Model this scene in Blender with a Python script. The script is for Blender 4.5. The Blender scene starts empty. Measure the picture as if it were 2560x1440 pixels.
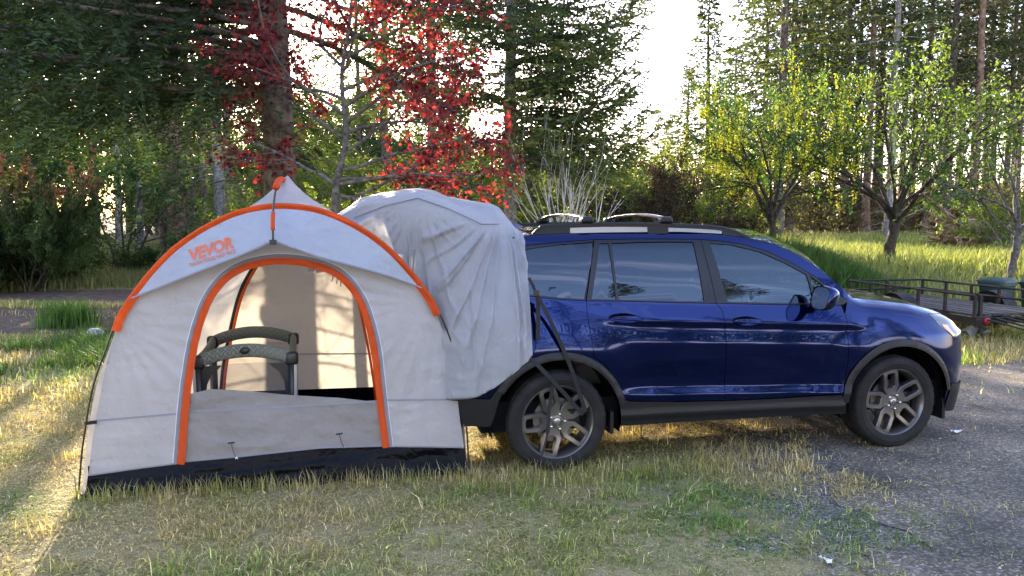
import bpy, bmesh, math, random
import numpy as np
from mathutils import Vector, Matrix
from mathutils.geometry import delaunay_2d_cdt
scene = bpy.context.scene
COL = scene.collection
R = math.radians

# ------------------------------------------------------------------ camera
CAM_H = 1.8227
cam_data = bpy.data.cameras.new('camera')
cam = bpy.data.objects.new('camera', cam_data)
COL.objects.link(cam)
cam.location = (0, 0, CAM_H)
cam.rotation_euler = (R(90) - math.atan((720 - 553.56) / 1917.4), 0, 0)
cam_data.sensor_width = 36.0
cam_data.lens = 36.0 * 1917.4 / 2560.0
cam_data.clip_start = 0.05
cam_data.clip_end = 2000
scene.camera = cam

# ------------------------------------------------------------------ sky and sun
SUN_AZ = -17.5      # degrees from +Y towards +X
SUN_EL = 14.0
world = bpy.data.worlds.new('World')
scene.world = world
world.use_nodes = True
wt = world.node_tree
wt.nodes.clear()
w_out = wt.nodes.new('ShaderNodeOutputWorld')
w_bg = wt.nodes.new('ShaderNodeBackground')
w_sky = wt.nodes.new('ShaderNodeTexSky')
w_sky.sky_type = 'NISHITA'
w_sky.sun_disc = False
w_sky.sun_elevation = R(SUN_EL)
w_sky.sun_rotation = R(SUN_AZ)
w_sky.air_density = 1.0
w_sky.dust_density = 0.6
w_sky.ozone_density = 1.5
w_bg.inputs['Strength'].default_value = 0.15
# thin streaky cirrus over the whole sky
w_tc = wt.nodes.new('ShaderNodeTexCoord')
w_sep = wt.nodes.new('ShaderNodeSeparateXYZ')
w_mx = wt.nodes.new('ShaderNodeMath'); w_mx.operation = 'MAXIMUM'; w_mx.inputs[1].default_value = 0.06
w_dv = wt.nodes.new('ShaderNodeVectorMath'); w_dv.operation = 'DIVIDE'
w_cmb = wt.nodes.new('ShaderNodeCombineXYZ')
w_map = wt.nodes.new('ShaderNodeMapping')
w_map.inputs['Scale'].default_value = (0.55, 2.6, 1.0)
w_map.inputs['Rotation'].default_value = (0, 0, R(8))
w_noise = wt.nodes.new('ShaderNodeTexNoise')
w_noise.inputs['Scale'].default_value = 1.7
w_noise.inputs['Detail'].default_value = 7
w_noise.inputs['Roughness'].default_value = 0.58
w_noise.inputs['Distortion'].default_value = 0.5
w_ramp = wt.nodes.new('ShaderNodeValToRGB')
w_ramp.color_ramp.elements[0].position = 0.56; w_ramp.color_ramp.elements[0].color = (0, 0, 0, 1)
w_ramp.color_ramp.elements[1].position = 0.82; w_ramp.color_ramp.elements[1].color = (0.6, 0.6, 0.6, 1)
w_cl = wt.nodes.new('ShaderNodeMixRGB'); w_cl.blend_type = 'SCREEN' if False else 'MIX'
w_cl.inputs['Color2'].default_value = (5.0, 5.6, 6.8, 1)
L = wt.links.new
L(w_tc.outputs['Generated'], w_sep.inputs[0])
L(w_sep.outputs['Z'], w_mx.inputs[0])
L(w_mx.outputs[0], w_cmb.inputs[0]); L(w_mx.outputs[0], w_cmb.inputs[1]); L(w_mx.outputs[0], w_cmb.inputs[2])
L(w_tc.outputs['Generated'], w_dv.inputs[0]); L(w_cmb.outputs[0], w_dv.inputs[1])
L(w_dv.outputs[0], w_map.inputs['Vector']); L(w_map.outputs[0], w_noise.inputs['Vector'])
L(w_noise.outputs['Fac'], w_ramp.inputs[0]); L(w_ramp.outputs[0], w_cl.inputs['Fac'])
L(w_sky.outputs[0], w_cl.inputs['Color1'])
w_tint = wt.nodes.new('ShaderNodeMixRGB'); w_tint.blend_type = 'MULTIPLY'; w_tint.inputs[0].default_value = 1.0
w_tint.inputs[2].default_value = (1.24, 1.0, 1.02, 1)
L(w_cl.outputs[0], w_tint.inputs[1]); L(w_tint.outputs[0], w_bg.inputs['Color'])
L(w_bg.outputs[0], w_out.inputs['Surface'])

sun_data = bpy.data.lights.new('sun', 'SUN')
sun = bpy.data.objects.new('sun', sun_data)
COL.objects.link(sun)
sun_data.energy = 3.8
sun_data.angle = R(0.53)
sun_data.color = (1.0, 0.83, 0.60)
_sd = Vector((math.sin(R(SUN_AZ)) * math.cos(R(SUN_EL)), math.cos(R(SUN_AZ)) * math.cos(R(SUN_EL)), math.sin(R(SUN_EL))))
sun.rotation_euler = _sd.to_track_quat('Z', 'Y').to_euler()
sun.location = _sd * 60

vs = scene.view_settings
vs.view_transform = 'Standard'
vs.look = 'None'
vs.exposure = 2.95
vs.gamma = 1.0
vs.use_curve_mapping = False
scene.cycles.max_bounces = 7
scene.cycles.diffuse_bounces = 3
scene.cycles.glossy_bounces = 3
scene.cycles.transmission_bounces = 5
scene.cycles.transparent_max_bounces = 12
scene.cycles.caustics_reflective = False
scene.cycles.caustics_refractive = False
scene.cycles.sample_clamp_indirect = 6.0
scene.cycles.use_denoising = True
try:
    scene.cycles.denoiser = 'OPENIMAGEDENOISE'
    scene.cycles.denoising_input_passes = 'RGB_ALBEDO_NORMAL'
    scene.cycles.denoising_prefilter = 'ACCURATE'
except Exception:
    pass

# ------------------------------------------------------------------ helpers
def sstep(a, b, x):
    t = np.clip((np.asarray(x, float) - a) / (b - a), 0, 1)
    return t * t * (3 - 2 * t)

def tag(o, label=None, cat=None, group=None, kind=None):
    if label: o['label'] = label
    if cat: o['category'] = cat
    if group: o['group'] = group
    if kind: o['kind'] = kind
    return o

def empty(name, loc=(0, 0, 0), rz=0.0, label=None, cat=None, group=None):
    o = bpy.data.objects.new(name, None)
    o.empty_display_size = 0.2
    COL.objects.link(o)
    o.location = loc
    o.rotation_euler = (0, 0, rz)
    return tag(o, label, cat, group)

def link(name, me, mats=None, parent=None):
    o = bpy.data.objects.new(name, me)
    COL.objects.link(o)
    if mats is not None and not me.materials:
        for m in (mats if isinstance(mats, (list, tuple)) else [mats]):
            me.materials.append(m)
    if parent is not None:
        o.parent = parent
    return o

def mesh_np(name, V, F, smooth=False, normals=None, mi=None):
    """V (n,3); F an (m,k) int array or a list of index tuples."""
    me = bpy.data.meshes.new(name)
    V = np.ascontiguousarray(V, dtype=np.float32)
    if isinstance(F, np.ndarray):
        m, k = F.shape
        me.vertices.add(len(V)); me.vertices.foreach_set('co', V.ravel())
        me.loops.add(m * k); me.loops.foreach_set('vertex_index', np.ascontiguousarray(F, dtype=np.int32).ravel())
        me.polygons.add(m); me.polygons.foreach_set('loop_start', np.arange(0, m * k, k, dtype=np.int32))
        me.update(calc_edges=True)
    else:
        me.from_pydata([tuple(map(float, v)) for v in V], [], [tuple(int(i) for i in f) for f in F])
        me.update()
    if mi is not None:
        me.polygons.foreach_set('material_index', np.asarray(mi, dtype=np.int32))
    me.polygons.foreach_set('use_smooth', np.full(len(me.polygons), bool(smooth)))
    if normals is not None:
        nn = np.asarray(normals, float)
        nn = nn / (np.linalg.norm(nn, axis=1)[:, None] + 1e-12)
        me.normals_split_custom_set_from_vertices([tuple(x) for x in nn])
    return me

def attr_color(me, name, C):
    a = me.color_attributes.new(name, 'FLOAT_COLOR', 'POINT')
    C = np.asarray(C, dtype=np.float32)
    if C.shape[1] == 3:
        C = np.concatenate([C, np.ones((len(C), 1), np.float32)], 1)
    a.data.foreach_set('color', np.ascontiguousarray(C).ravel())

class MB:
    def __init__(s): s.V = []; s.F = []; s.M = []; s.n = 0
    def add(s, V, F, m=0):
        V = np.asarray(V, float).reshape(-1, 3)
        s.V.append(V)
        for f in F: s.F.append(tuple(int(i) + s.n for i in f)); s.M.append(m)
        s.n += len(V)
        return s
    def mesh(s, name, smooth=False):
        return mesh_np(name, np.vstack(s.V), s.F, smooth, mi=s.M)
    def build(s, name, mats, parent=None, smooth=False, auto=None):
        me = s.mesh(name, smooth)
        if auto is not None:
            me.polygons.foreach_set('use_smooth', np.full(len(me.polygons), True))
            me.set_sharp_from_angle(angle=R(auto))
        return link(name, me, mats, parent)

def frame_of(d):
    d = np.asarray(d, float); d = d / (np.linalg.norm(d) + 1e-12)
    a = np.array([0, 0, 1.0]) if abs(d[2]) < 0.9 else np.array([1.0, 0, 0])
    x = np.cross(a, d); x /= np.linalg.norm(x); y = np.cross(d, x)
    return x, y

def tube(P, r, n=8, cap=True, flat=1.0):
    P = np.asarray(P, float); m = len(P)
    r = np.full(m, r, float) if np.isscalar(r) else np.asarray(r, float)
    T = np.gradient(P, axis=0); T /= np.linalg.norm(T, axis=1)[:, None] + 1e-12
    x, y = frame_of(T[0])
    V = []
    a = np.linspace(0, 2 * np.pi, n, endpoint=False)
    for i in range(m):
        x = x - T[i] * (x @ T[i]); x /= np.linalg.norm(x) + 1e-12
        y = np.cross(T[i], x)
        V.append(P[i] + r[i] * (np.cos(a)[:, None] * x + flat * np.sin(a)[:, None] * y))
    V = np.vstack(V)
    F = [(i * n + j, i * n + (j + 1) % n, (i + 1) * n + (j + 1) % n, (i + 1) * n + j) for i in range(m - 1) for j in range(n)]
    if cap:
        F.append(tuple(range(n - 1, -1, -1))); F.append(tuple((m - 1) * n + j for j in range(n)))
    return V, F

def boxg(lo, hi):
    x0, y0, z0 = lo; x1, y1, z1 = hi
    V = [(x0, y0, z0), (x1, y0, z0), (x1, y1, z0), (x0, y1, z0), (x0, y0, z1), (x1, y0, z1), (x1, y1, z1), (x0, y1, z1)]
    F = [(0, 3, 2, 1), (4, 5, 6, 7), (0, 1, 5, 4), (1, 2, 6, 5), (2, 3, 7, 6), (3, 0, 4, 7)]
    return np.array(V, float), F

def rbox(lo, hi, b=0.01, seg=2):
    bm = bmesh.new()
    V, F = boxg(lo, hi)
    vs_ = [bm.verts.new(v) for v in V]
    for f in F: bm.faces.new([vs_[i] for i in f])
    bmesh.ops.bevel(bm, geom=list(bm.edges), offset=b, segments=seg, profile=0.5, affect='EDGES')
    bm.verts.index_update()
    V = np.array([v.co[:] for v in bm.verts]); F = [tuple(v.index for v in f.verts) for f in bm.faces]
    bm.free()
    return V, F

def beam(p, q, w, h, up=(0, 0, 1)):
    p = np.asarray(p, float); q = np.asarray(q, float); d = q - p; l = np.linalg.norm(d); d /= l
    s_ = np.cross(d, np.asarray(up, float))
    if np.linalg.norm(s_) < 1e-6: s_ = np.array([1.0, 0, 0])
    s_ /= np.linalg.norm(s_); u = np.cross(s_, d)
    V, F = boxg((0, -w / 2, -h / 2), (l, w / 2, h / 2))
    return p + V[:, :1] * d + V[:, 1:2] * s_ + V[:, 2:] * u, F

def lathe(prof, n, ax=1, closed=False):
    """prof: (radius, axial) pairs; revolved about local y (ax=1)."""
    a = np.linspace(0, 2 * np.pi, n, endpoint=False); V = []
    for r_, t in prof:
        V.append(np.stack([r_ * np.cos(a), np.full(n, t), r_ * np.sin(a)], 1))
    V = np.vstack(V); m = len(prof)
    F = [(i * n + j, i * n + (j + 1) % n, (i + 1) * n + (j + 1) % n, (i + 1) * n + j) for i in range(m - 1) for j in range(n)]
    return V, F

def grid_faces(m, n):
    i, j = np.meshgrid(np.arange(m - 1), np.arange(n - 1), indexing='ij')
    i = i.ravel(); j = j.ravel()
    return np.stack([i * n + j, i * n + j + 1, (i + 1) * n + j + 1, (i + 1) * n + j], 1)

def catmull(P, n=12):
    P = np.asarray(P, float); Q = np.vstack([2 * P[0] - P[1], P, 2 * P[-1] - P[-2]]); out = []
    t = np.linspace(0, 1, n, endpoint=False)[:, None]
    for i in range(1, len(Q) - 2):
        a, b, c, d = Q[i - 1:i + 3]
        out.append(.5 * ((2 * b) + (c - a) * t + (2 * a - 5 * b + 4 * c - d) * t * t + (3 * b - a - 3 * c + d) * t ** 3))
    out.append(P[-1:])
    return np.vstack(out)

def resample(P, step):
    P = np.asarray(P, float); d = np.concatenate([[0], np.cumsum(np.linalg.norm(np.diff(P, axis=0), axis=1))])
    n = max(2, int(round(d[-1] / step)) + 1); t = np.linspace(0, d[-1], n)
    return np.stack([np.interp(t, d, P[:, k]) for k in range(P.shape[1])], 1)

def in_poly(P, poly):
    P = np.atleast_2d(P); x, y = P[:, 0], P[:, 1]; c = np.zeros(len(P), bool)
    q = np.asarray(poly); n = len(q); j = n - 1
    for i in range(n):
        xi, yi = q[i]; xj, yj = q[j]
        k = ((yi > y) != (yj > y)) & (x < (xj - xi) * (y - yi) / (yj - yi + 1e-15) + xi)
        c ^= k; j = i
    return c

def inset(poly, d):
    q = np.asarray(poly, float)
    area = 0.5 * np.sum(q[:, 0] * np.roll(q[:, 1], -1) - np.roll(q[:, 0], -1) * q[:, 1])
    e = np.roll(q, -1, 0) - q; e /= np.linalg.norm(e, axis=1)[:, None] + 1e-12
    nrm = np.stack([-e[:, 1], e[:, 0]], 1) * (1 if area > 0 else -1)
    n2 = nrm + np.roll(nrm, 1, 0); n2 /= (1 + (nrm * np.roll(nrm, 1, 0)).sum(1))[:, None] + 0.2
    return q + n2 * d

def loopstep(poly, step):
    q = np.vstack([poly, poly[:1]])
    out = []
    for a, b in zip(q[:-1], q[1:]):
        n = max(1, int(math.ceil(np.linalg.norm(b - a) / step)))
        for k in range(n): out.append(a + (b - a) * k / n)
    return np.array(out)

def cdt(outer, holes=(), step=0.05, bstep=None, extra=None):
    """triangulate a planar region; returns 2d points, tris, boundary loops (as index lists)"""
    bstep = bstep or step
    loops = [loopstep(np.asarray(l, float), bstep) for l in [outer, *holes]]
    pts = []; edges = []
    for l in loops:
        o = len(pts)
        pts += [tuple(p) for p in l]; n = len(l)
        edges += [(o + i, o + (i + 1) % n) for i in range(n)]
    a = loops[0]
    lo, hi = a.min(0), a.max(0)
    sx = np.arange(lo[0] + step / 2, hi[0], step); sy = np.arange(lo[1] + step / 2, hi[1], step)
    G = np.stack(np.meshgrid(sx, sy, indexing='ij'), -1).reshape(-1, 2)
    keep = in_poly(G, a)
    for h in loops[1:]: keep &= ~in_poly(G, h)
    G = G[keep]
    B = np.vstack(loops)
    if len(G):
        ok = np.ones(len(G), bool)
        for k in range(0, len(G), 4000):
            d = ((G[k:k + 4000, None, :] - B[None]) ** 2).sum(-1).min(1)
            ok[k:k + 4000] = d > (0.45 * step) ** 2
        G = G[ok]
    pts += [tuple(p) for p in G]
    r = delaunay_2d_cdt([Vector(p) for p in pts], edges, [], 0, 1e-6)
    P = np.array([v[:] for v in r[0]]); T = np.array([t[:3] for t in r[2] if len(t) == 3])
    cen = P[T].mean(1); k = in_poly(cen, a)
    for h in loops[1:]: k &= ~in_poly(cen, h)
    T = T[k]
    # boundary edges
    e = np.concatenate([T[:, [0, 1]], T[:, [1, 2]], T[:, [2, 0]]])
    key = np.sort(e, 1); key = key[:, 0].astype(np.int64) * 10 ** 7 + key[:, 1]
    u, inv_, cnt = np.unique(key, return_inverse=True, return_counts=True)
    be = e[cnt[inv_] == 1]
    return P, T, be

def vnoise2(x, y, seed=0):
    """smooth value noise, vectorised"""
    x = np.asarray(x, float); y = np.asarray(y, float)
    xi = np.floor(x).astype(np.int64); yi = np.floor(y).astype(np.int64); fx = x - xi; fy = y - yi
    fx = fx * fx * (3 - 2 * fx); fy = fy * fy * (3 - 2 * fy)
    def h(i, j):
        n = (i * 374761393 + j * 668265263 + seed * 1442695041) & 0x7fffffff
        n = ((n ^ (n >> 13)) * 1274126177) & 0x7fffffff
        return ((n ^ (n >> 16)) & 0xffff) / 65535.0
    return (h(xi, yi) * (1 - fx) + h(xi + 1, yi) * fx) * (1 - fy) + (h(xi, yi + 1) * (1 - fx) + h(xi + 1, yi + 1) * fx) * fy

def fbm(x, y, seed=0, o=4):
    s_ = 0; a = 1; t = 0
    for k in range(o):
        s_ = s_ + a * vnoise2(x * 2 ** k, y * 2 ** k, seed + k * 17); t += a; a *= 0.5
    return s_ / t

# ------------------------------------------------------------------ materials
def mat(name, color=(0.5, 0.5, 0.5), rough=0.6, metal=0.0, spec=0.5, coat=0.0, coat_rough=0.03, bump=None, var=None, sheen=0, emit=None, trans=None, attr=None, alpha=None):
    m = bpy.data.materials.new(name); m.use_nodes = True
    nt = m.node_tree; b = nt.nodes['Principled BSDF']; out = nt.nodes['Material Output']
    b.inputs['Base Color'].default_value = (*color, 1)
    b.inputs['Roughness'].default_value = rough
    b.inputs['Metallic'].default_value = metal
    b.inputs['Specular IOR Level'].default_value = spec
    b.inputs['Coat Weight'].default_value = coat
    b.inputs['Coat Roughness'].default_value = coat_rough
    if sheen: b.inputs['Sheen Weight'].default_value = sheen
    src = None
    if attr:
        a = nt.nodes.new('ShaderNodeAttribute'); a.attribute_name = attr
        src = a.outputs['Color']
    if var:   # (scale, detail, dark colour, light colour [, lo, hi])
        tc = nt.nodes.new('ShaderNodeTexCoord'); n = nt.nodes.new('ShaderNodeTexNoise')
        n.inputs['Scale'].default_value = var[0]; n.inputs['Detail'].default_value = var[1]
        n.inputs['Roughness'].default_value = 0.6
        rp = nt.nodes.new('ShaderNodeValToRGB')
        lo, hi = (var[4], var[5]) if len(var) > 4 else (0.35, 0.65)
        rp.color_ramp.elements[0].position = lo; rp.color_ramp.elements[1].position = hi
        rp.color_ramp.elements[0].color = (*var[2], 1); rp.color_ramp.elements[1].color = (*var[3], 1)
        nt.links.new(tc.outputs['Object'], n.inputs['Vector']); nt.links.new(n.outputs['Fac'], rp.inputs[0])
        if src is not None:
            mx = nt.nodes.new('ShaderNodeMixRGB'); mx.blend_type = 'MULTIPLY'; mx.inputs[0].default_value = 1
            nt.links.new(src, mx.inputs[1]); nt.links.new(rp.outputs[0], mx.inputs[2]); src = mx.outputs[0]
        else: src = rp.outputs[0]
    if src is not None: nt.links.new(src, b.inputs['Base Color'])
    if bump:  # (scale, strength, distance[, detail])
        tc = nt.nodes.new('ShaderNodeTexCoord'); n = nt.nodes.new('ShaderNodeTexNoise')
        n.inputs['Scale'].default_value = bump[0]; n.inputs['Detail'].default_value = bump[3] if len(bump) > 3 else 4
        bp = nt.nodes.new('ShaderNodeBump'); bp.inputs['Strength'].default_value = bump[1]; bp.inputs['Distance'].default_value = bump[2]
        nt.links.new(tc.outputs['Object'], n.inputs['Vector']); nt.links.new(n.outputs['Fac'], bp.inputs['Height'])
        nt.links.new(bp.outputs[0], b.inputs['Normal'])
    if trans:  # (weight, colour or None): thin translucent sheet / leaf
        t = nt.nodes.new('ShaderNodeBsdfTranslucent'); mx = nt.nodes.new('ShaderNodeMixShader')
        mx.inputs[0].default_value = trans[0]
        if trans[1] is None and src is not None:
            g = nt.nodes.new('ShaderNodeMixRGB'); g.blend_type = 'MULTIPLY'; g.inputs[0].default_value = 1.0
            g.inputs[2].default_value = (*trans[2], 1) if len(trans) > 2 else (1, 1, 1, 1)
            nt.links.new(src, g.inputs[1]); nt.links.new(g.outputs[0], t.inputs[0])
        else:
            t.inputs[0].default_value = (*(trans[1] or color), 1)
        nt.links.new(b.outputs[0], mx.inputs[1]); nt.links.new(t.outputs[0], mx.inputs[2])
        nt.links.new(mx.outputs[0], out.inputs['Surface'])
        if bump: nt.links.new(bp.outputs[0], t.inputs['Normal'])
    if emit:
        b.inputs['Emission Color'].default_value = (*emit[0], 1); b.inputs['Emission Strength'].default_value = emit[1]
    return m

def glass(name, tint, refl=1.5, fac=None, rough=0.0):
    m = bpy.data.materials.new(name); m.use_nodes = True
    nt = m.node_tree; nt.nodes.clear()
    out = nt.nodes.new('ShaderNodeOutputMaterial'); t = nt.nodes.new('ShaderNodeBsdfTransparent'); g = nt.nodes.new('ShaderNodeBsdfGlossy')
    t.inputs[0].default_value = (*tint, 1); g.inputs['Roughness'].default_value = rough; g.inputs[0].default_value = (0.66, 0.80, 0.96, 1)
    mx = nt.nodes.new('ShaderNodeMixShader'); fr = nt.nodes.new('ShaderNodeFresnel'); fr.inputs['IOR'].default_value = refl
    nt.links.new(fr.outputs[0], mx.inputs[0]); nt.links.new(t.outputs[0], mx.inputs[1]); nt.links.new(g.outputs[0], mx.inputs[2])
    nt.links.new(mx.outputs[0], out.inputs['Surface'])
    return m

# ------------------------------------------------------------------ ground
def gz(x, y):
    x = np.asarray(x, float); y = np.asarray(y, float)
    rt = sstep(-1.0, 4.0, x)
    right = .62 * sstep(15.2, 20.5, y) + .40 * sstep(21, 46, y)
    left = .95 * sstep(21, 42, y)
    far = 2.0 * sstep(60, 160, y)
    away = sstep(8, 16, np.hypot(x - .5, y - 6))
    lump = .10 * (fbm(x * .22 + 3, y * .22, 9) - .5) * away
    return right * rt + left * (1 - rt) + far + lump
def gz1(x, y): return float(gz(np.array([x]), np.array([y]))[0])

def ground_mat():
    m = bpy.data.materials.new('turf_soil'); m.use_nodes = True
    nt = m.node_tree; b = nt.nodes['Principled BSDF']; b.inputs['Roughness'].default_value = .95; b.inputs['Specular IOR Level'].default_value = .15
    tc = nt.nodes.new('ShaderNodeTexCoord')
    def noise(s, d=5, r=.6):
        n = nt.nodes.new('ShaderNodeTexNoise'); n.inputs['Scale'].default_value = s; n.inputs['Detail'].default_value = d; n.inputs['Roughness'].default_value = r
        nt.links.new(tc.outputs['Object'], n.inputs['Vector']); return n
    def ramp(src, stops):
        r = nt.nodes.new('ShaderNodeValToRGB'); e = r.color_ramp.elements
        e[0].position, e[0].color = stops[0][0], (*stops[0][1], 1); e[1].position, e[1].color = stops[-1][0], (*stops[-1][1], 1)
        for p, c in stops[1:-1]:
            k = e.new(p); k.color = (*c, 1)
        nt.links.new(src, r.inputs[0]); return r
    n1 = noise(1.1); n2 = noise(14, 6, .7); n3 = noise(90, 4, .7)
    r1 = ramp(n1.outputs['Fac'], [(.30, (.17, .155, .065)), (.5, (.26, .22, .11)), (.72, (.15, .17, .065))])
    r2 = ramp(n2.outputs['Fac'], [(.30, (.10, .080, .055)), (.44, (.24, .200, .105)), (.70, (.38, .32, .19))])
    mx = nt.nodes.new('ShaderNodeMixRGB'); mx.inputs[0].default_value = .55
    nt.links.new(r1.outputs[0], mx.inputs[1]); nt.links.new(r2.outputs[0], mx.inputs[2])
    r3 = ramp(n3.outputs['Fac'], [(.36, (.50, .50, .48)), (.62, (1.35, 1.3, 1.2))])
    m2 = nt.nodes.new('ShaderNodeMixRGB'); m2.blend_type = 'MULTIPLY'; m2.inputs[0].default_value = 1
    nt.links.new(mx.outputs[0], m2.inputs[1]); nt.links.new(r3.outputs[0], m2.inputs[2]); 
    # gravel worn through beside the driveway
    sp = nt.nodes.new('ShaderNodeSeparateXYZ'); nt.links.new(tc.outputs['Object'], sp.inputs[0])
    def mth(op, a, b_):
        q = nt.nodes.new('ShaderNodeMath'); q.operation = op
        for i, x in enumerate((a, b_)):
            if isinstance(x, (int, float)): q.inputs[i].default_value = x
            else: nt.links.new(x, q.inputs[i])
        return q.outputs[0]
    n4 = noise(2.2, 7, .65)
    e = mth('ADD', mth('MULTIPLY', mth('SUBTRACT', n4.outputs['Fac'], .5), 5.0), mth('MULTIPLY', mth('SUBTRACT', sp.outputs[0], 1.35), 1.1))
    far = mth('MULTIPLY', mth('SUBTRACT', sp.outputs[1], 9.5), 3.0)
    mk = nt.nodes.new('ShaderNodeMapRange'); mk.clamp = True; nt.links.new(mth('MINIMUM', mth('SUBTRACT', e, mth('MAXIMUM', far, 0.0)), 1.0), mk.inputs[0]); mk.inputs[1].default_value = -.1; mk.inputs[2].default_value = .55
    vr = nt.nodes.new('ShaderNodeTexVoronoi'); vr.inputs['Scale'].default_value = 70; nt.links.new(tc.outputs['Object'], vr.inputs['Vector'])
    hs = nt.nodes.new('ShaderNodeSeparateColor'); nt.links.new(vr.outputs['Color'], hs.inputs[0])
    rg_ = ramp(hs.outputs[0], [(0, (.055, .050, .046)), (.6, (.12, .112, .102)), (1, (.28, .25, .22))])
    m3 = nt.nodes.new('ShaderNodeMixRGB'); nt.links.new(mk.outputs[0], m3.inputs[0]); nt.links.new(m2.outputs[0], m3.inputs[1]); nt.links.new(rg_.outputs[0], m3.inputs[2])
    nt.links.new(m3.outputs[0], b.inputs['Base Color'])
    bp = nt.nodes.new('ShaderNodeBump'); bp.inputs['Strength'].default_value = .8; bp.inputs['Distance'].default_value = .03
    nt.links.new(n2.outputs['Fac'], bp.inputs['Height']); nt.links.new(bp.outputs[0], b.inputs['Normal'])
    return m
M_ground = ground_mat()
def spaced(lo, hi, c, fine, n):
    t = np.linspace(-1, 1, n); k = np.sinh(t * 4.2) / np.sinh(4.2)
    return np.where(k < 0, c + k * (c - lo), c + k * (hi - c))
gx = spaced(-420, 420, 0, .2, 150); gy = spaced(-250, 520, 12, .2, 180)
GX, GY = np.meshgrid(gx, gy, indexing='ij')
V = np.stack([GX.ravel(), GY.ravel(), gz(GX.ravel(), GY.ravel())], 1)
tag(link('ground', mesh_np('ground', V, grid_faces(len(gx), len(gy))[:, ::-1], True), M_ground), 'rough lawn and meadow ground of the yard', 'ground', kind='structure')

def sheet_on_ground(name, poly, m, lift, step, jag, seed, label, fine=None):
    poly = np.asarray(poly, float)
    q = loopstep(poly, jag[1]); d = np.gradient(q, axis=0); nrm = np.stack([-d[:, 1], d[:, 0]], 1); nrm /= np.linalg.norm(nrm, axis=1)[:, None] + 1e-9
    j = fbm(q[:, 0] * jag[2], q[:, 1] * jag[2], seed, 4) - .5
    q = q + nrm * (j * jag[0])[:, None]
    P, T, be = cdt(q, [], step, step * 2)
    V = np.stack([P[:, 0], P[:, 1], gz(P[:, 0], P[:, 1]) + lift], 1)
    fn = np.cross(V[T[:, 1]] - V[T[:, 0]], V[T[:, 2]] - V[T[:, 0]]); T = T.copy(); f = fn[:, 2] < 0; T[f] = T[f][:, ::-1]
    return tag(link(name, mesh_np(name, V, T, True), m), label, None, kind='structure'), q

def asphalt_mat():
    m = bpy.data.materials.new('worn_asphalt'); m.use_nodes = True
    nt = m.node_tree; b = nt.nodes['Principled BSDF']; b.inputs['Roughness'].default_value = .9; b.inputs['Specular IOR Level'].default_value = .25
    tc = nt.nodes.new('ShaderNodeTexCoord')
    v = nt.nodes.new('ShaderNodeTexVoronoi'); v.inputs['Scale'].default_value = 75; v.inputs['Randomness'].default_value = 1
    n = nt.nodes.new('ShaderNodeTexNoise'); n.inputs['Scale'].default_value = 1.6; n.inputs['Detail'].default_value = 6
    n2 = nt.nodes.new('ShaderNodeTexNoise'); n2.inputs['Scale'].default_value = 38; n2.inputs['Detail'].default_value = 5
    for x in (v, n, n2): nt.links.new(tc.outputs['Object'], x.inputs['Vector'])
    hs = nt.nodes.new('ShaderNodeSeparateColor'); nt.links.new(v.outputs['Color'], hs.inputs[0])
    r = nt.nodes.new('ShaderNodeValToRGB'); e = r.color_ramp.elements
    e[0].position = 0; e[0].color = (.047, .043, .038, 1); e[1].position = 1; e[1].color = (.24, .215, .19, 1)
    k = e.new(.55); k.color = (.088, .079, .069, 1); k = e.new(.86); k.color = (.135, .120, .102, 1)
    nt.links.new(hs.outputs[0], r.inputs[0])
    r2 = nt.nodes.new('ShaderNodeValToRGB'); e = r2.color_ramp.elements
    e[0].position = .32; e[0].color = (.66, .65, .63, 1); e[1].position = .68; e[1].color = (1.9, 1.75, 1.5, 1)
    nt.links.new(n.outputs['Fac'], r2.inputs[0])
    mx = nt.nodes.new('ShaderNodeMixRGB'); mx.blend_type = 'MULTIPLY'; mx.inputs[0].default_value = 1
    nt.links.new(r.outputs[0], mx.inputs[1]); nt.links.new(r2.outputs[0], mx.inputs[2]); nt.links.new(mx.outputs[0], b.inputs['Base Color'])
    bp = nt.nodes.new('ShaderNodeBump'); bp.inputs['Strength'].default_value = .7; bp.inputs['Distance'].default_value = .008
    ad = nt.nodes.new('ShaderNodeMath'); ad.operation = 'ADD'; nt.links.new(hs.outputs[1], ad.inputs[0]); nt.links.new(n2.outputs['Fac'], ad.inputs[1])
    nt.links.new(ad.outputs[0], bp.inputs['Height']); nt.links.new(bp.outputs[0], b.inputs['Normal'])
    return m
M_asph = asphalt_mat()
ASPH = [(2.05, -6), (1.95, 2.5), (2.00, 3.81), (2.16, 4.38), (2.28, 4.9), (2.38, 5.46), (2.36, 6.06), (2.30, 6.47), (2.45, 6.93), (3.29, 7.56), (4.77, 8.74), (5.97, 9.75), (7.2, 10.0), (10, 10.3), (22, 11.5), (22, -6)]
drive, ASPH_Q = sheet_on_ground('driveway', ASPH, M_asph, .006, .35, (1.3, .05, 2.6), 5, 'worn grey asphalt driveway in front of the SUV')
M_dirt = mat('dirt_track', (.07, .055, .045), .95, 0, .15, var=(5, 8, (.040, .028, .020), (.130, .092, .066), .33, .66), bump=(40, .8, .02))
DIRT = [(-60, 14), (-30, 13.4), (-14, 12.6), (-8.04, 12.3), (-6.28, 12.2), (-4.6, 12.6), (-3.4, 14.0), (-3.2, 17.2), (-5, 19.5), (-8, 20.4), (-10.7, 20.6), (-13.66, 19.4), (-30, 18.5), (-60, 18.5)]
track, DIRT_Q = sheet_on_ground('dirt_track', DIRT, M_dirt, .006, .4, (.8, .1, 1.1), 15, 'dark dirt track behind the tent')

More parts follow.
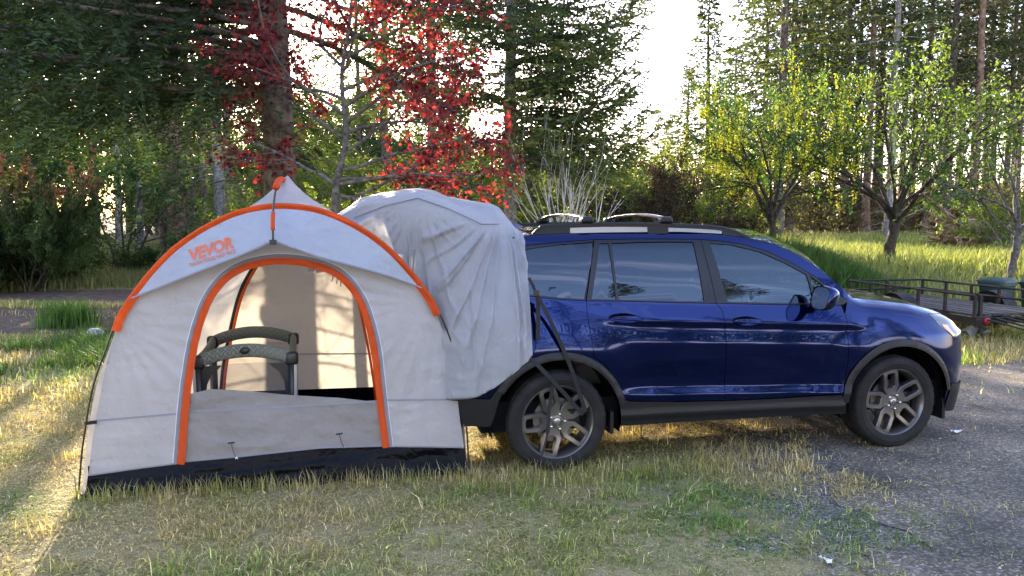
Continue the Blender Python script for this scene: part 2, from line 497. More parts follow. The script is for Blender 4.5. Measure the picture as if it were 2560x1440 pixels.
# ------------------------------------------------------------------ the car
CAR_O = (0.1251, 6.3792); CAR_YAW = 0.220786
class CarSurf:
    """side skin of the car: s runs along the plan outline (equal to the length along the straight flank), z is height"""
    PLAN = [(-.79, 0), (-.785, .3), (-.77, .55), (-.74, .70), (-.68, .85), (-.57, .93), (-.35, .957), (0, .965), (.5, .967), (1.4, .968), (2.2, .967), (2.8, .965), (3.1, .958), (3.3, .93), (3.48, .865), (3.63, .73), (3.73, .5), (3.77, .22), (3.78, 0)]
    def __init__(s):
        c = catmull(s.PLAN, 16); Ln = np.concatenate([[0], np.cumsum(np.hypot(*np.diff(c, axis=0).T))])
        k = np.argmin(abs(c[:, 0] - 1.4)); Ln = Ln - Ln[k] + 1.4
        s.c = c; s.L = Ln; s.s0, s.s1 = Ln[0], Ln[-1]
        t = np.gradient(c, Ln, axis=0); t /= np.hypot(*t.T)[:, None]; s.n = np.stack([-t[:, 1], t[:, 0]], 1)
        s.us = np.linspace(Ln[0], Ln[-1], 140); s.zs = np.linspace(.15, 1.9, 420); dz = s.zs[1] - s.zs[0]
        T = np.zeros((140, 420))
        def sm(a, sig):
            k = int(4 * sig / dz) + 1; x = np.arange(-k, k + 1) * dz; w = np.exp(-x * x / 2 / sig / sig); w /= w.sum()
            return np.convolve(np.pad(a, k, mode='reflect', reflect_type='odd'), w, 'valid')
        for i, u in enumerate(s.us):
            zb = 1.252 - .043 * u; zc = 1.127 - .047 * u; zl = .60 - .035 * u; zk = .515 - .025 * u
            zf = np.interp(u, [2.3, 2.5, 2.75, 3.0, 3.25, 3.45, 3.6, 4.0], [1.205, 1.20, 1.18, 1.15, 1.10, 1.06, 1.03, .98])
            h_ = 1.66 - zb - .02
            gq = [(zb + .02 + h_ * q, -.064 - h_ * (.30 * q + .085 * q * q)) for q in (0, .2, .4, .6, .8, 1)]
            ge = gq[-1][1]
            g = [(zb, -.055)] + gq + [(1.72, ge - .045), (1.76, ge - .10), (1.9, ge - .4)]
            d = [(.15, -.05), (.30, -.022), (zk, -.004), (zl - .035, .0), (zl + .025, -.018), (zl + .10, -.016), (.80, -.002), (zc - .16, .002), (zc - .07, -.012), (zc - .035, -.016), (zc - .006, -.003), (zc + .01, -.006)] + g
            h = [(.15, -.05), (.30, -.022), (.5, -.004), (.65, .008), (.80, .016), (.90, .016), (.98, .006), (zb - .12, -.018)] + g
            fr = [(.15, -.06), (.30, -.03), (.45, -.006), (.65, .000), (.80, -.004), (.92, -.014), (zf - .14, -.034), (zf - .08, -.052), (zf - .04, -.080), (zf - .01, -.13), (zf + .02, -.2), (1.9, -1.2)]
            I = lambda p, sig: sm(np.interp(s.zs, *zip(*p)), sig)
            D = I(d, .008)
            H = I(h, .022); H = np.where(s.zs > zb - .02, D, H)
            Fr = I(fr, .014)
            wr = 1 - sstep(.15, .80, u); wf = sstep(2.38, 2.60, u)
            a = D * (1 - wr) + H * wr
            a = a * (1 - wf) + Fr * wf
            # swollen wheel arches
            for wu, wa in ((2.82, .026), (0.0, .012)):
                rr_ = np.hypot(u - wu, s.zs - .37); a = a + wa * (1 - sstep(.53, .80, rr_)) * (s.zs < 1.25)
            T[i] = a
        s.T = T
    def _b(s, A, S, Z):
        x = np.clip((S - s.us[0]) / (s.us[1] - s.us[0]), 0, len(s.us) - 1.001); y = np.clip((Z - s.zs[0]) / (s.zs[1] - s.zs[0]), 0, len(s.zs) - 1.001)
        i = x.astype(int); j = y.astype(int); fx = x - i; fy = y - j
        return A[i, j] * (1 - fx) * (1 - fy) + A[i + 1, j] * fx * (1 - fy) + A[i, j + 1] * (1 - fx) * fy + A[i + 1, j + 1] * fx * fy
    def __call__(s, S, Z, off=0.0):
        S = np.clip(np.atleast_1d(np.asarray(S, float)), s.s0, s.s1); Z = np.atleast_1d(np.asarray(Z, float))
        d = s._b(s.T, S, Z) + off
        cu = np.interp(S, s.L, s.c[:, 0]); cv = np.interp(S, s.L, s.c[:, 1]); nu = np.interp(S, s.L, s.n[:, 0]); nv = np.interp(S, s.L, s.n[:, 1])
        return np.stack([cu + nu * d, cv + nv * d, Z], 1)
    def nrm(s, S, Z, off=None):
        e = .006
        f = (lambda a, b: s(a, b)) if off is None else (lambda a, b: s(a, b, off(a, b)))
        a = f(S + e, Z) - f(S - e, Z); b = f(S, Z + e) - f(S, Z - e)
        n = np.cross(a, b); n /= np.linalg.norm(n, axis=1)[:, None] + 1e-12
        v = np.stack([np.interp(S, s.L, s.n[:, 0]), np.interp(S, s.L, s.n[:, 1]), 0 * S], 1)
        sg = np.sign((n * v).sum(1)); sg[sg == 0] = 1
        return n * sg[:, None]
CS = CarSurf()

M_paint = mat('car_paint', (0.0003, 0.0085, 0.066), 0.11, 0.88, 0.5, coat=0.42, coat_rough=0.01)
M_paint.node_tree.nodes['Principled BSDF'].inputs['Coat Tint'].default_value = (.62, .82, 1, 1)
M_black = mat('black_trim', (0.0075, 0.008, 0.0095), 0.45, 0, 0.28, bump=(900, 0.12, 0.001))
M_frame = mat('gloss_black_frame', (0.007, 0.0075, 0.009), 0.25, 0, 0.32)
M_jamb = mat('dark_gap', (0.004, 0.004, 0.005), 0.9, 0, 0.1)
M_tint = glass('privacy_glass', (0.04, 0.055, 0.07), 1.72)
M_clear = glass('door_glass', (0.30, 0.42, 0.46), 1.72)
M_chrome = mat('brushed_aluminium', (0.24, 0.24, 0.25), 0.30, 1.0)
M_rim = mat('gunmetal_wheel_paint', (0.125, 0.118, 0.116), 0.36, 0.75, 0.5, coat=0.4, coat_rough=0.15)
M_rim_lip = mat('machined_lip', (0.36, 0.36, 0.38), 0.3, 0.9)
M_tyre = mat('tyre_rubber', (0.012, 0.012, 0.012), 0.75, 0, 0.25, bump=(60, 0.1, 0.002), var=(9, 4, (0.007, 0.007, 0.0075), (0.016, 0.0155, 0.015)))
M_nut = mat('lug_nut_steel', (0.55, 0.54, 0.52), 0.22, 1.0)
M_int = mat('interior_trim', (0.03, 0.03, 0.032), 0.75)
M_seat = mat('seat_cloth', (0.05, 0.05, 0.052), 0.8, bump=(120, .2, .002))
M_lens = mat('headlight_lens', (0.07, 0.08, 0.10), 0.12, 0.1, 0.5, coat=0.2)
M_amber = mat('amber_lens', (0.75, 0.22, 0.03), 0.2, 0, 0.6, coat=1.0)
M_red = mat('red_lens', (0.45, 0.01, 0.01), 0.15, 0, 0.6, coat=1.0, trans=(.5, (0.9, 0.05, 0.03)))
M_disc = mat('brake_disc', (0.16, 0.15, 0.145), 0.4, 0.9)

CAR = empty('car', (CAR_O[0], CAR_O[1], 0), CAR_YAW, 'dark blue five-door SUV with roof crossbars, its tail covered by the tent sleeve', 'car')

def panel_mesh(name, outer, holes=(), off=0.0, side=-1, step=.04, thick=.014, gap=.0025, rows=None, mats=None):
    outer = np.asarray(outer, float)
    outer = inset(outer, gap) if gap else outer
    hs = [inset(np.asarray(h, float), -gap) if gap else np.asarray(h, float) for h in holes]
    P, T, be = cdt(outer, hs, step)
    S, Z = P[:, 0], P[:, 1]
    fo = off if callable(off) else (lambda a, b: np.full(len(np.atleast_1d(a)), off))
    V = CS(S, Z, fo(S, Z)); Nn = CS.nrm(S, Z, fo)
    fn = np.cross(V[T[:, 1]] - V[T[:, 0]], V[T[:, 2]] - V[T[:, 0]])
    fl = (fn * Nn[T[:, 0]]).sum(1) < 0
    T = T.copy(); T[fl] = T[fl][:, ::-1]
    faces = [tuple(t) for t in T]; nV = len(V)
    if thick:
        # a return flange round every edge
        a, b = be[:, 0], be[:, 1]; m = len(be)
        out = [V]; outn = [Nn]
        I = V - Nn * thick
        tn = np.cross(V[b] - V[a], Nn[a]); tn /= np.linalg.norm(tn, axis=1)[:, None] + 1e-12
        cenT = V[T].mean(1)
        quad = np.stack([V[a], V[b], I[b], I[a]], 1).reshape(-1, 3)
        out.append(quad); outn.append(np.repeat(tn, 4, 0))
        faces += [(nV + 4 * k, nV + 4 * k + 1, nV + 4 * k + 2, nV + 4 * k + 3) for k in range(m)]
        V = np.vstack(out); Nn = np.vstack(outn)
    V = V * [1, side, 1]; Nn = Nn * [1, side, 1]
    if side < 0: faces = [f[::-1] for f in faces]
    return mesh_np(name, V, faces, True, Nn)

def panel(name, outer, holes, m, parent, **k):
    return link(name, panel_mesh(name, outer, holes, **k), m, parent)

BELT_R = [(.221, 1.248), (.475, 1.24), (.956, 1.217), (1.250, 1.206)]
GAP_MID_LOW = [(1.250, 1.206), (1.286, 1.156), (1.298, 1.069), (1.308, .933), (1.311, .78), (1.313, .592), (1.310, .468)]
DOOR_R = BELT_R + GAP_MID_LOW[1:] + [(.945, .480), (.56, .505), (.487, .530), (.467, .565), (.425, .675), (.345, .785), (.256, .850), (.242, .97), (.226, 1.084), (.220, 1.17)]
DOOR_F = [(1.250, 1.206), (1.60, 1.190), (2.0, 1.176), (2.322, 1.172), (2.341, 1.099), (2.350, 1.023), (2.353, .897), (2.350, .737), (2.336, .60), (2.285, .478), (1.80, .464), (1.310, .468)] + GAP_MID_LOW[-2:0:-1]
GAP_MID_UP = [(1.203, 1.684), (1.215, 1.558), (1.233, 1.408), (1.250, 1.206)]
FRAME_R = [(.221, 1.248), (.273, 1.452), (.302, 1.568), (.336, 1.687), (.704, 1.690), (.95, 1.688)] + GAP_MID_UP + BELT_R[-2:0:-1]
TOP_F = [(1.203, 1.684), (1.365, 1.671), (1.565, 1.643), (1.763, 1.587), (1.956, 1.493), (2.147, 1.382), (2.282, 1.266), (2.392, 1.206)]
FRAME_F = TOP_F + [(2.322, 1.172), (2.0, 1.176), (1.60, 1.190)] + GAP_MID_UP[:0:-1]
WIN2 = [(.468, 1.657), (.697, 1.665), (.95, 1.667), (1.133, 1.663), (1.143, 1.469), (1.151, 1.222), (.956, 1.229), (.475, 1.253), (.469, 1.391)]
WIN2Q = [(.376, 1.656), (.440, 1.658), (.449, 1.254), (.266, 1.263), (.320, 1.46)]
WIN1 = [(1.278, 1.652), (1.46, 1.638), (1.693, 1.582), (1.888, 1.497), (2.057, 1.405), (2.070, 1.340), (2.082, 1.190), (1.789, 1.197), (1.35, 1.215), (1.317, 1.407)]
WINQ = [(2.090, 1.395), (2.200, 1.312), (2.286, 1.235), (2.20, 1.215), (2.108, 1.205)]
QWIN = [(-.36, 1.56), (-.26, 1.605), (-.148, 1.626), (.063, 1.651), (.322, 1.668), (.290, 1.54), (.208, 1.262), (.024, 1.278), (-.182, 1.302), (-.34, 1.335), (-.42, 1.40), (-.42, 1.48)]
QFRAME = [(-.42, 1.60), (-.26, 1.640), (-.12, 1.655), (.063, 1.670), (.333, 1.687), (.299, 1.568), (.270, 1.452), (.216, 1.249), (.024, 1.262), (-.182, 1.286), (-.36, 1.318), (-.45, 1.39), (-.46, 1.50)]
def arc(c, r, a0, a1, n=14):
    a = np.radians(np.linspace(a0, a1, n)); return [(c[0] + r * math.cos(x), c[1] + r * math.sin(x)) for x in a]
ARCH_F = arc((2.82, .37), .475, 187, -2, 22); ARCH_R = arc((0, .37), .478, 183, -5, 22)
S1 = CS.s1; S0 = CS.s0
ROOF_EDGE = [(-.40, 1.705), (-.138, 1.722), (.35, 1.740), (.9, 1.744), (1.2, 1.735), (1.5, 1.710), (1.68, 1.682), (1.80, 1.655), (1.93, 1.606), (2.05, 1.545), (2.17, 1.465), (2.30, 1.350), (2.41, 1.255)]
FEND_TOP = [(2.46, 1.216), (2.57, 1.203), (2.75, 1.184), (3.0, 1.153), (3.25, 1.104), (3.45, 1.064), (3.6, 1.034), (3.9, .995), (S1, .975)]
BODY = [(S0, .40), (-.70, .40), (-.478, .42)] + ARCH_R + [(.478, .325), (2.343, .315)] + ARCH_F + [(3.30, .28), (3.6, .24), (S1, .24)] + FEND_TOP[::-1] + ROOF_EDGE[::-1] + [(-.46, 1.60), (-.56, 1.35), (-.66, 1.12), (-.80, 1.05), (S0, 1.05)]
DOORS_ALL = FRAME_R[:6] + TOP_F + DOOR_F[4:12] + [(.945, .480), (.56, .505), (.487, .530), (.467, .565), (.425, .675), (.345, .785), (.256, .850), (.242, .97), (.226, 1.084), (.220, 1.17)]
HEAD = [(3.167, 1.072), (3.355, 1.060), (3.6, 1.020), (3.86, .975), (3.90, .90), (3.62, .885), (3.42, .862), (3.335, .914), (3.229, .988)]
GRILLE = [(4.0, .92), (S1 + .3, .93), (S1 + .3, .55), (4.05, .55), (3.92, .72)]
HAND_R = [(.51 + .134 * math.cos(a), 1.117 + .036 * math.sin(a) * (1 - .25 * abs(math.cos(a))) - .012 * math.cos(a)) for a in np.linspace(0, 2 * np.pi, 28, endpoint=False)]
HAND_F = [(1.482 + .134 * math.cos(a), 1.068 + .036 * math.sin(a) * (1 - .25 * abs(math.cos(a))) - .008 * math.cos(a)) for a in np.linspace(0, 2 * np.pi, 28, endpoint=False)]

def tm(f, name):   # mesh shared by a mirrored pair is rebuilt for the other side
    return f
for side in (-1, 1):
    near = side < 0
    st = .02 if near else .05
    sfx = None
    panel('body_side', BODY, [DOORS_ALL, QFRAME, HEAD, GRILLE], M_paint, CAR, side=side, step=.028 if near else .07)
    # black backing sheet behind the doors, put in so the shut lines read dark
    panel('gap_backing', inset(np.array(DOORS_ALL), -.03), [WIN1, WIN2, WIN2Q, WINQ], M_jamb, CAR, side=side, step=.12, off=-.022, thick=0, gap=0)
    for nm, dz, hd, fr, wins, hc in (('door', DOOR_R, HAND_R, FRAME_R, [WIN2, WIN2Q], (.51, 1.117)), ('door', DOOR_F, HAND_F, FRAME_F, [WIN1, WINQ], (1.482, 1.068))):
        d = panel('door', dz, [hd], M_paint, CAR, side=side, step=st)
        fro = fr if fr is not FRAME_F else fr
        panel('window_frame', fr, wins, M_frame, d, side=side, step=.05, off=.001)
        for w in wins:
            panel('window', inset(np.array(w), -.006), [], M_clear if w in (WIN1, WINQ) else M_tint, d, side=side, step=.06, off=-.006, thick=0, gap=0)
        # recessed bowl and pull bar of the handle
        bowl = lambda a, b, hc=hc: -.026 * np.clip(1 - ((np.atleast_1d(a) - hc[0]) / .134) ** 2 - ((np.atleast_1d(b) - hc[1]) / .038) ** 2, 0, 1) ** .7
        hb = panel('handle', hd, [], M_paint, d, side=side, step=.01, off=bowl, thick=0, gap=.001)
        t = np.linspace(-1, 1, 15)
        pts = CS(hc[0] + .118 * t, hc[1] - .004 - .010 * t, .020 * (1 - t ** 4) + .001)
        V, F = tube(pts * [1, side, 1], .013 * (1 - .55 * t ** 4), 10, flat=.62)
        MB().add(V, F).build('handle_bar', M_paint, hb, smooth=True)
    panel('window_frame', QFRAME, [QWIN], M_frame, CAR, side=side, step=.05, off=.001)
    panel('quarter_window', inset(np.array(QWIN), -.006), [], M_tint, CAR, side=side, step=.06, off=-.006, thick=0, gap=0)
    # headlight: lens, amber marker
    hl = panel('headlight', HEAD, [], M_lens, CAR, side=side, step=.03, off=.002)
    panel('amber_marker', [(3.275, .985), (3.36, .975), (3.42, .885), (3.385, .885), (3.335, .925)], [], M_amber, hl, side=side, step=.03, off=.0055, gap=0, thick=.004)
    panel('grille', GRILLE[:1] + [(S1, .93), (S1, .55)] + GRILLE[3:], [], M_black, CAR, side=side, step=.05, off=-.012, gap=0)
    # black arch flares, sills, bumper skirts
    for c, o_, i_, a0, a1 in (((2.82, .37), .520, .466, 176, 10), ((0, .37), .524, .470, 150, 14)):
        ring = arc(c, o_, a0, a1, 26) + arc(c, i_, a1, a0, 26)
        lip = lambda a, b, c=c: .020 - .012 * sstep(.49, .525, np.hypot(np.atleast_1d(a) - c[0], np.atleast_1d(b) - c[1]))
        panel('wheel_arch_flare', ring, [], M_black, CAR, side=side, step=.025, off=lip, thick=.05, gap=0)
    sillp = [(.478, .322), (.462, .50), (.49, .517), (.56, .503), (.945, .478), (1.310, .466), (1.80, .462), (2.285, .468), (2.318, .44), (2.345, .315)]
    sof = lambda a, b: .010 + .014 * np.exp(-((np.atleast_1d(b) - .405 + .01 * np.atleast_1d(a)) / .03) ** 2)
    panel('side_sill', sillp, [], M_black, CAR, side=side, step=.022, off=sof, thick=.06, gap=0)
    panel('bumper_skirt', [(3.30, .27), (3.345, .50), (3.6, .475), (4.0, .47), (S1, .47), (S1, .235), (3.6, .235)], [], M_black, CAR, side=side, step=.05, off=.008, thick=.05, gap=0)
    panel('bumper_skirt', [(S0, .37), (S0, .58), (-.75, .575), (-.50, .57), (-.455, .64), (-.39, .74), (-.36, .72), (-.44, .56), (-.478, .42), (-.50, .37)], [], M_black, CAR, side=side, step=.04, off=.010, thick=.06, gap=0)
    # tail lamp
    panel('tail_lamp', [(-1.02, 1.04), (-.74, 1.06), (-.74, .91), (-.82, .90), (-1.02, .90)], [], M_red, CAR, side=side, step=.04, off=.006, thick=.02, gap=0)
    # mud flaps
    for u0, z0 in ((.418, .255), (3.30, .205)):
        V, F = rbox((u0 - .012, .70, z0), (u0 + .018, .93, z0 + .17), .004, 1)
        if u0 > 3: V = V * [1, 1, 1]
        MB().add(V * [1, side, 1], F if side > 0 else [f[::-1] for f in F]).build('mud_flap', M_black, CAR)
    # arch liners
    for cu in (0, 2.82):
        a = np.radians(np.linspace(-12, 192, 30)); V = []
        for vv in (.93, .52):
            V += [(cu + .49 * math.cos(x), vv * side, .37 + .49 * math.sin(x)) for x in a]
        F = [(i, i + 1, 30 + i + 1, 30 + i) for i in range(29)]
        V2 = [(cu, .52 * side, .37)] + [(cu + .49 * math.cos(x), .52 * side, .37 + .49 * math.sin(x)) for x in a]
        mb = MB().add(V, F); mb.add(V2, [(0, i, i + 1) for i in range(1, 30)])
        mb.build('wheel_well', M_jamb, CAR)
    # roof rail: a black bar on a long foot with two bright inserts below it
    top = np.array([(-.125, 1.735), (-.075, 1.778), (0, 1.802), (.44, 1.818), (.92, 1.813), (1.33, 1.795), (1.50, 1.766), (1.66, 1.705)])
    tp = catmull(top, 6); bot = np.stack([tp[:, 0], np.interp(tp[:, 0], [-.15, .4, 1.05, 1.4, 1.66], [1.722, 1.738, 1.742, 1.725, 1.690])], 1)
    mid = np.stack([tp[:, 0], np.maximum(tp[:, 1] - .036, bot[:, 1])], 1)
    ve = .655
    rings = []
    for k in range(len(tp)):
        zt, zm = tp[k, 1], mid[k, 1]
        w = .022
        rings.append([(tp[k, 0], ve + w, zm), (tp[k, 0], ve + w, zt - .010), (tp[k, 0], ve + w * .55, zt), (tp[k, 0], ve - w * .55, zt), (tp[k, 0], ve - w, zt - .010), (tp[k, 0], ve - w, zm)])
    V = np.array(rings).reshape(-1, 3) * [1, side, 1]; n = len(tp)
    F = [(i * 6 + j, i * 6 + (j + 1) % 6, (i + 1) * 6 + (j + 1) % 6, (i + 1) * 6 + j) for i in range(n - 1) for j in range(6)]
    F += [tuple(range(6)), tuple((n - 1) * 6 + j for j in range(6))]
    rail = MB().add(V, F).build('roof_rail', M_black, CAR, auto=35)
    def strip(u0, u1, nm, m, w):
        uu = np.linspace(u0, u1, 14); zt = np.interp(uu, mid[:, 0], mid[:, 1]); zb_ = np.interp(uu, bot[:, 0], bot[:, 1]) - (.012 if m is M_black else -.002)
        rg = np.stack([np.stack([uu, np.full(14, ve + w), zb_], 1), np.stack([uu, np.full(14, ve + w - .004), zt], 1), np.stack([uu, np.full(14, ve - w), zt], 1), np.stack([uu, np.full(14, ve - w), zb_], 1)], 1).reshape(-1, 3) * [1, side, 1]
        Fs = [(i * 4 + j, i * 4 + (j + 1) % 4, (i + 1) * 4 + (j + 1) % 4, (i + 1) * 4 + j) for i in range(13) for j in range(4)] + [(0, 1, 2, 3), (52, 53, 54, 55)]
        MB().add(rg, Fs).build(nm, m, rail)
    strip(-.115, .165, 'rail_foot', M_black, .026); strip(.167, .784, 'rail_insert', M_chrome, .020); strip(.786, .955, 'rail_foot', M_black, .026)
    strip(.957, 1.408, 'rail_insert', M_chrome, .020); strip(1.41, 1.655, 'rail_foot', M_black, .026)
    # door mirror
    mr = empty('mirror'); mr.parent = CAR
    prof = [(0, .055), (.02, .088), (.06, .098), (.10, .088), (.135, .05), (.148, .012)]
    V = []; nseg = 20; a = np.linspace(0, 2 * np.pi, nseg, endpoint=False)
    cs, sn = np.cos(a), np.sin(a)
    sq = (np.abs(cs) ** 3 + np.abs(sn) ** 3) ** (-1 / 3)
    for du, r_ in [(0.004, .092), (0, .100)] + [(.03, .104), (.06, .098), (.095, .082), (.125, .05), (.137, .015)]:
        V.append(np.stack([np.full(nseg, 2.015 + du) + .02 * sn, 1.075 + 1.10 * r_ * cs * sq, 1.245 + .90 * r_ * sn * sq], 1))
    V = np.vstack(V) * [1, side, 1]; m_ = 7
    F = [(i * nseg + j, i * nseg + (j + 1) % nseg, (i + 1) * nseg + (j + 1) % nseg, (i + 1) * nseg + j) for i in range(m_ - 1) for j in range(nseg)] + [tuple((m_ - 1) * nseg + j for j in range(nseg))]
    zc_ = np.array([np.mean([V[i][2] for i in f]) for f in F])
    mb = MB()
    mb.V = [V]; mb.F = F; mb.M = [1 if z < 1.215 else 0 for z in zc_]; mb.n = len(V)
    hs = mb.build('mirror_housing', [M_paint, M_frame], mr, smooth=True)
    g = np.stack([np.full(nseg, 2.019) + .02 * sn, 1.075 + .10 * cs * sq, 1.245 + .082 * sn * sq], 1) * [1, side, 1]
    MB().add(g, [tuple(range(nseg))]).build('mirror_glass', mat('mirror_silver', (.8, .82, .84), .02, 1.0) if near else bpy.data.materials['mirror_silver'], mr)
    V, F = rbox((2.075, .885, 1.165), (2.135, 1.02, 1.205), .012, 2)
    MB().add(V * [1, side, 1], F).build('mirror_arm', M_frame, mr)
    panel('mirror_base', [(2.10, 1.202), (2.20, 1.207), (2.30, 1.228), (2.395, 1.203), (2.34, 1.172), (2.22, 1.168), (2.11, 1.172)], [], M_frame, mr, side=side, step=.03, off=.012, thick=.02, gap=0)

# roof, windscreen and bonnet: sheets lofted across the car between the two flanks
def across(edge, du, dz, nt=25, pw=2.0):
    e = CS(edge[:, 0], edge[:, 1]); t = np.linspace(-1, 1, nt)
    G = np.zeros((len(e), nt, 3)); k = (1 - np.abs(t) ** pw)
    G[:, :, 0] = e[:, 0:1] + du[:, None] * k; G[:, :, 1] = e[:, 1:2] * t[None]; G[:, :, 2] = e[:, 2:3] + dz[:, None] * k
    return G
re_ = catmull(np.array(ROOF_EDGE), 6); s_ = re_[:, 0]
wind = sstep(1.35, 1.75, s_)
Gr = across(re_, .22 * wind * (1 - .3 * sstep(2.1, 2.4, s_)), .055 + .03 * wind - .02 * sstep(2.1, 2.41, s_))
k0 = int(np.argmin(abs(s_ - 1.60)))
def sheet(name, G, m, parent, thick=0):
    a, b, _ = G.shape
    return link(name, mesh_np(name, G.reshape(-1, 3), grid_faces(a, b), True), m, parent)
sheet('roof', Gr[:k0 + 1], M_paint, CAR)
sheet('windscreen', Gr[k0:], M_clear, CAR)
sheet('headliner', Gr[:k0 + 1] - [0, 0, .03], M_int, CAR)
he = catmull(np.array(FEND_TOP), 6); s_ = he[:, 0]
Gh = across(he, .10 - .08 * sstep(2.6, 3.4, s_), .045 - .02 * sstep(3.0, 3.6, s_) - .02 * sstep(3.6, 4.4, s_), pw=2.6)
Gh[:, 1:-1, 2] += .004
kk = s_ < 3.95
sheet('bonnet', Gh[kk], M_paint, CAR)
# cowl strip, dashboard, seats, wheel
V, F = rbox((2.36, -.72, 1.14), (2.52, .72, 1.205), .02); MB().add(V, F).build('cowl', M_black, CAR)
V, F = rbox((1.85, -.72, .80), (2.42, .72, 1.13), .07, 3); dash = MB().add(V, F).build('dashboard', M_int, CAR, smooth=True)
def seat(u, v):
    st_ = empty('seat'); st_.parent = CAR
    V, F = rbox((u - .05, v - .25, .55), (u + .48, v + .25, .74), .06, 3); MB().add(V, F).build('seat_cushion', M_seat, st_, smooth=True)
    V, F = rbox((-.06, v - .25, 0), (.07, v + .25, .60), .055, 3); V = V.copy(); V[:, 0] -= V[:, 2] * .32; V += [u, 0, .70]; MB().add(V, F).build('seat_back', M_seat, st_, smooth=True)
    V, F = rbox((u - .27, v - .13, 1.30), (u - .18, v + .13, 1.47), .04, 3); MB().add(V, F).build('headrest', M_seat, st_, smooth=True)
for u, v in ((1.18, .38), (1.18, -.38), (.28, .36), (.28, -.36)): seat(u, v)
a = np.linspace(0, 2 * np.pi, 33)
MB().add(*tube(np.stack([1.72 + .07 * np.sin(a), .38 + .185 * np.cos(a), 1.06 + .17 * np.sin(a)], 1), .016, 8)).add(*tube([(1.72, .20, 1.06), (1.74, .38, 1.05), (1.72, .56, 1.06)], .02, 8)).build('steering_wheel', M_int, CAR, smooth=True)
V, F = boxg((-.55, -.86, .30), (3.4, .86, .52)); MB().add(V, F).build('underbody', M_jamb, CAR)
V, F = boxg((-.75, -.80, .34), (-.50, .80, .62)); MB().add(V, F).add(*boxg((-.74, -.62, .62), (-.66, .62, .70))).build('cargo_floor', M_int, CAR)
# crossbars
for u in (.305, .945):
    t = np.linspace(-1, 1, 21)
    V, F = tube(np.stack([np.full(21, u), .60 * t, 1.850 + .030 * (1 - t ** 2)], 1), .030, 10, flat=.42)
    cb = MB().add(V, F).build('crossbar', M_chrome, CAR, smooth=True)
    for sg in (-1, 1):
        V, F = rbox((u - .05, -.045, 0), (u + .05, .055, .052), .018, 3); V = V.copy(); V[:, 1] = V[:, 1] * sg + .635 * sg; V[:, 2] += 1.808
        V[:, 0] = u + (V[:, 0] - u) * (1 - .2 * (V[:, 2] - 1.808) / .05)
        MB().add(V, F).build('crossbar_foot', M_black, cb, smooth=True)
# shark fin and raised tailgate
fin = np.array([(-.30, 1.79), (-.19, 1.83), (-.11, 1.812), (-.03, 1.782), (.0, 1.768)]); V = []
for (u, z) in fin: V += [(u, -.03, 1.76), (u, 0, z), (u, .03, 1.76)]
MB().add(V, [(i * 3 + j, i * 3 + j + 1, i * 3 + j + 4, i * 3 + j + 3) for i in range(4) for j in range(2)]).build('antenna_fin', M_paint, CAR, smooth=True)
V, F = rbox((-.86, -.58, -.03), (0, .58, .03), .025, 2); V = V.copy(); V[:, 2] += -.05 * (V[:, 1] / .58) ** 2 + .09 * (V[:, 0] / -.86); V += [-.38, 0, 1.875]
tg = MB().add(V, F).build('tailgate', M_paint, CAR, smooth=True)
MB().add(*boxg((-1.1, -.45, 1.842), (-.6, .45, 1.847))).build('tailgate_glass', M_tint, tg)
for sg in (-1, 1):
    MB().add(*tube([(-.50, .60 * sg, 1.60), (-1.0, .60 * sg, 1.90)], .012, 8)).build('gas_strut', M_black, tg)

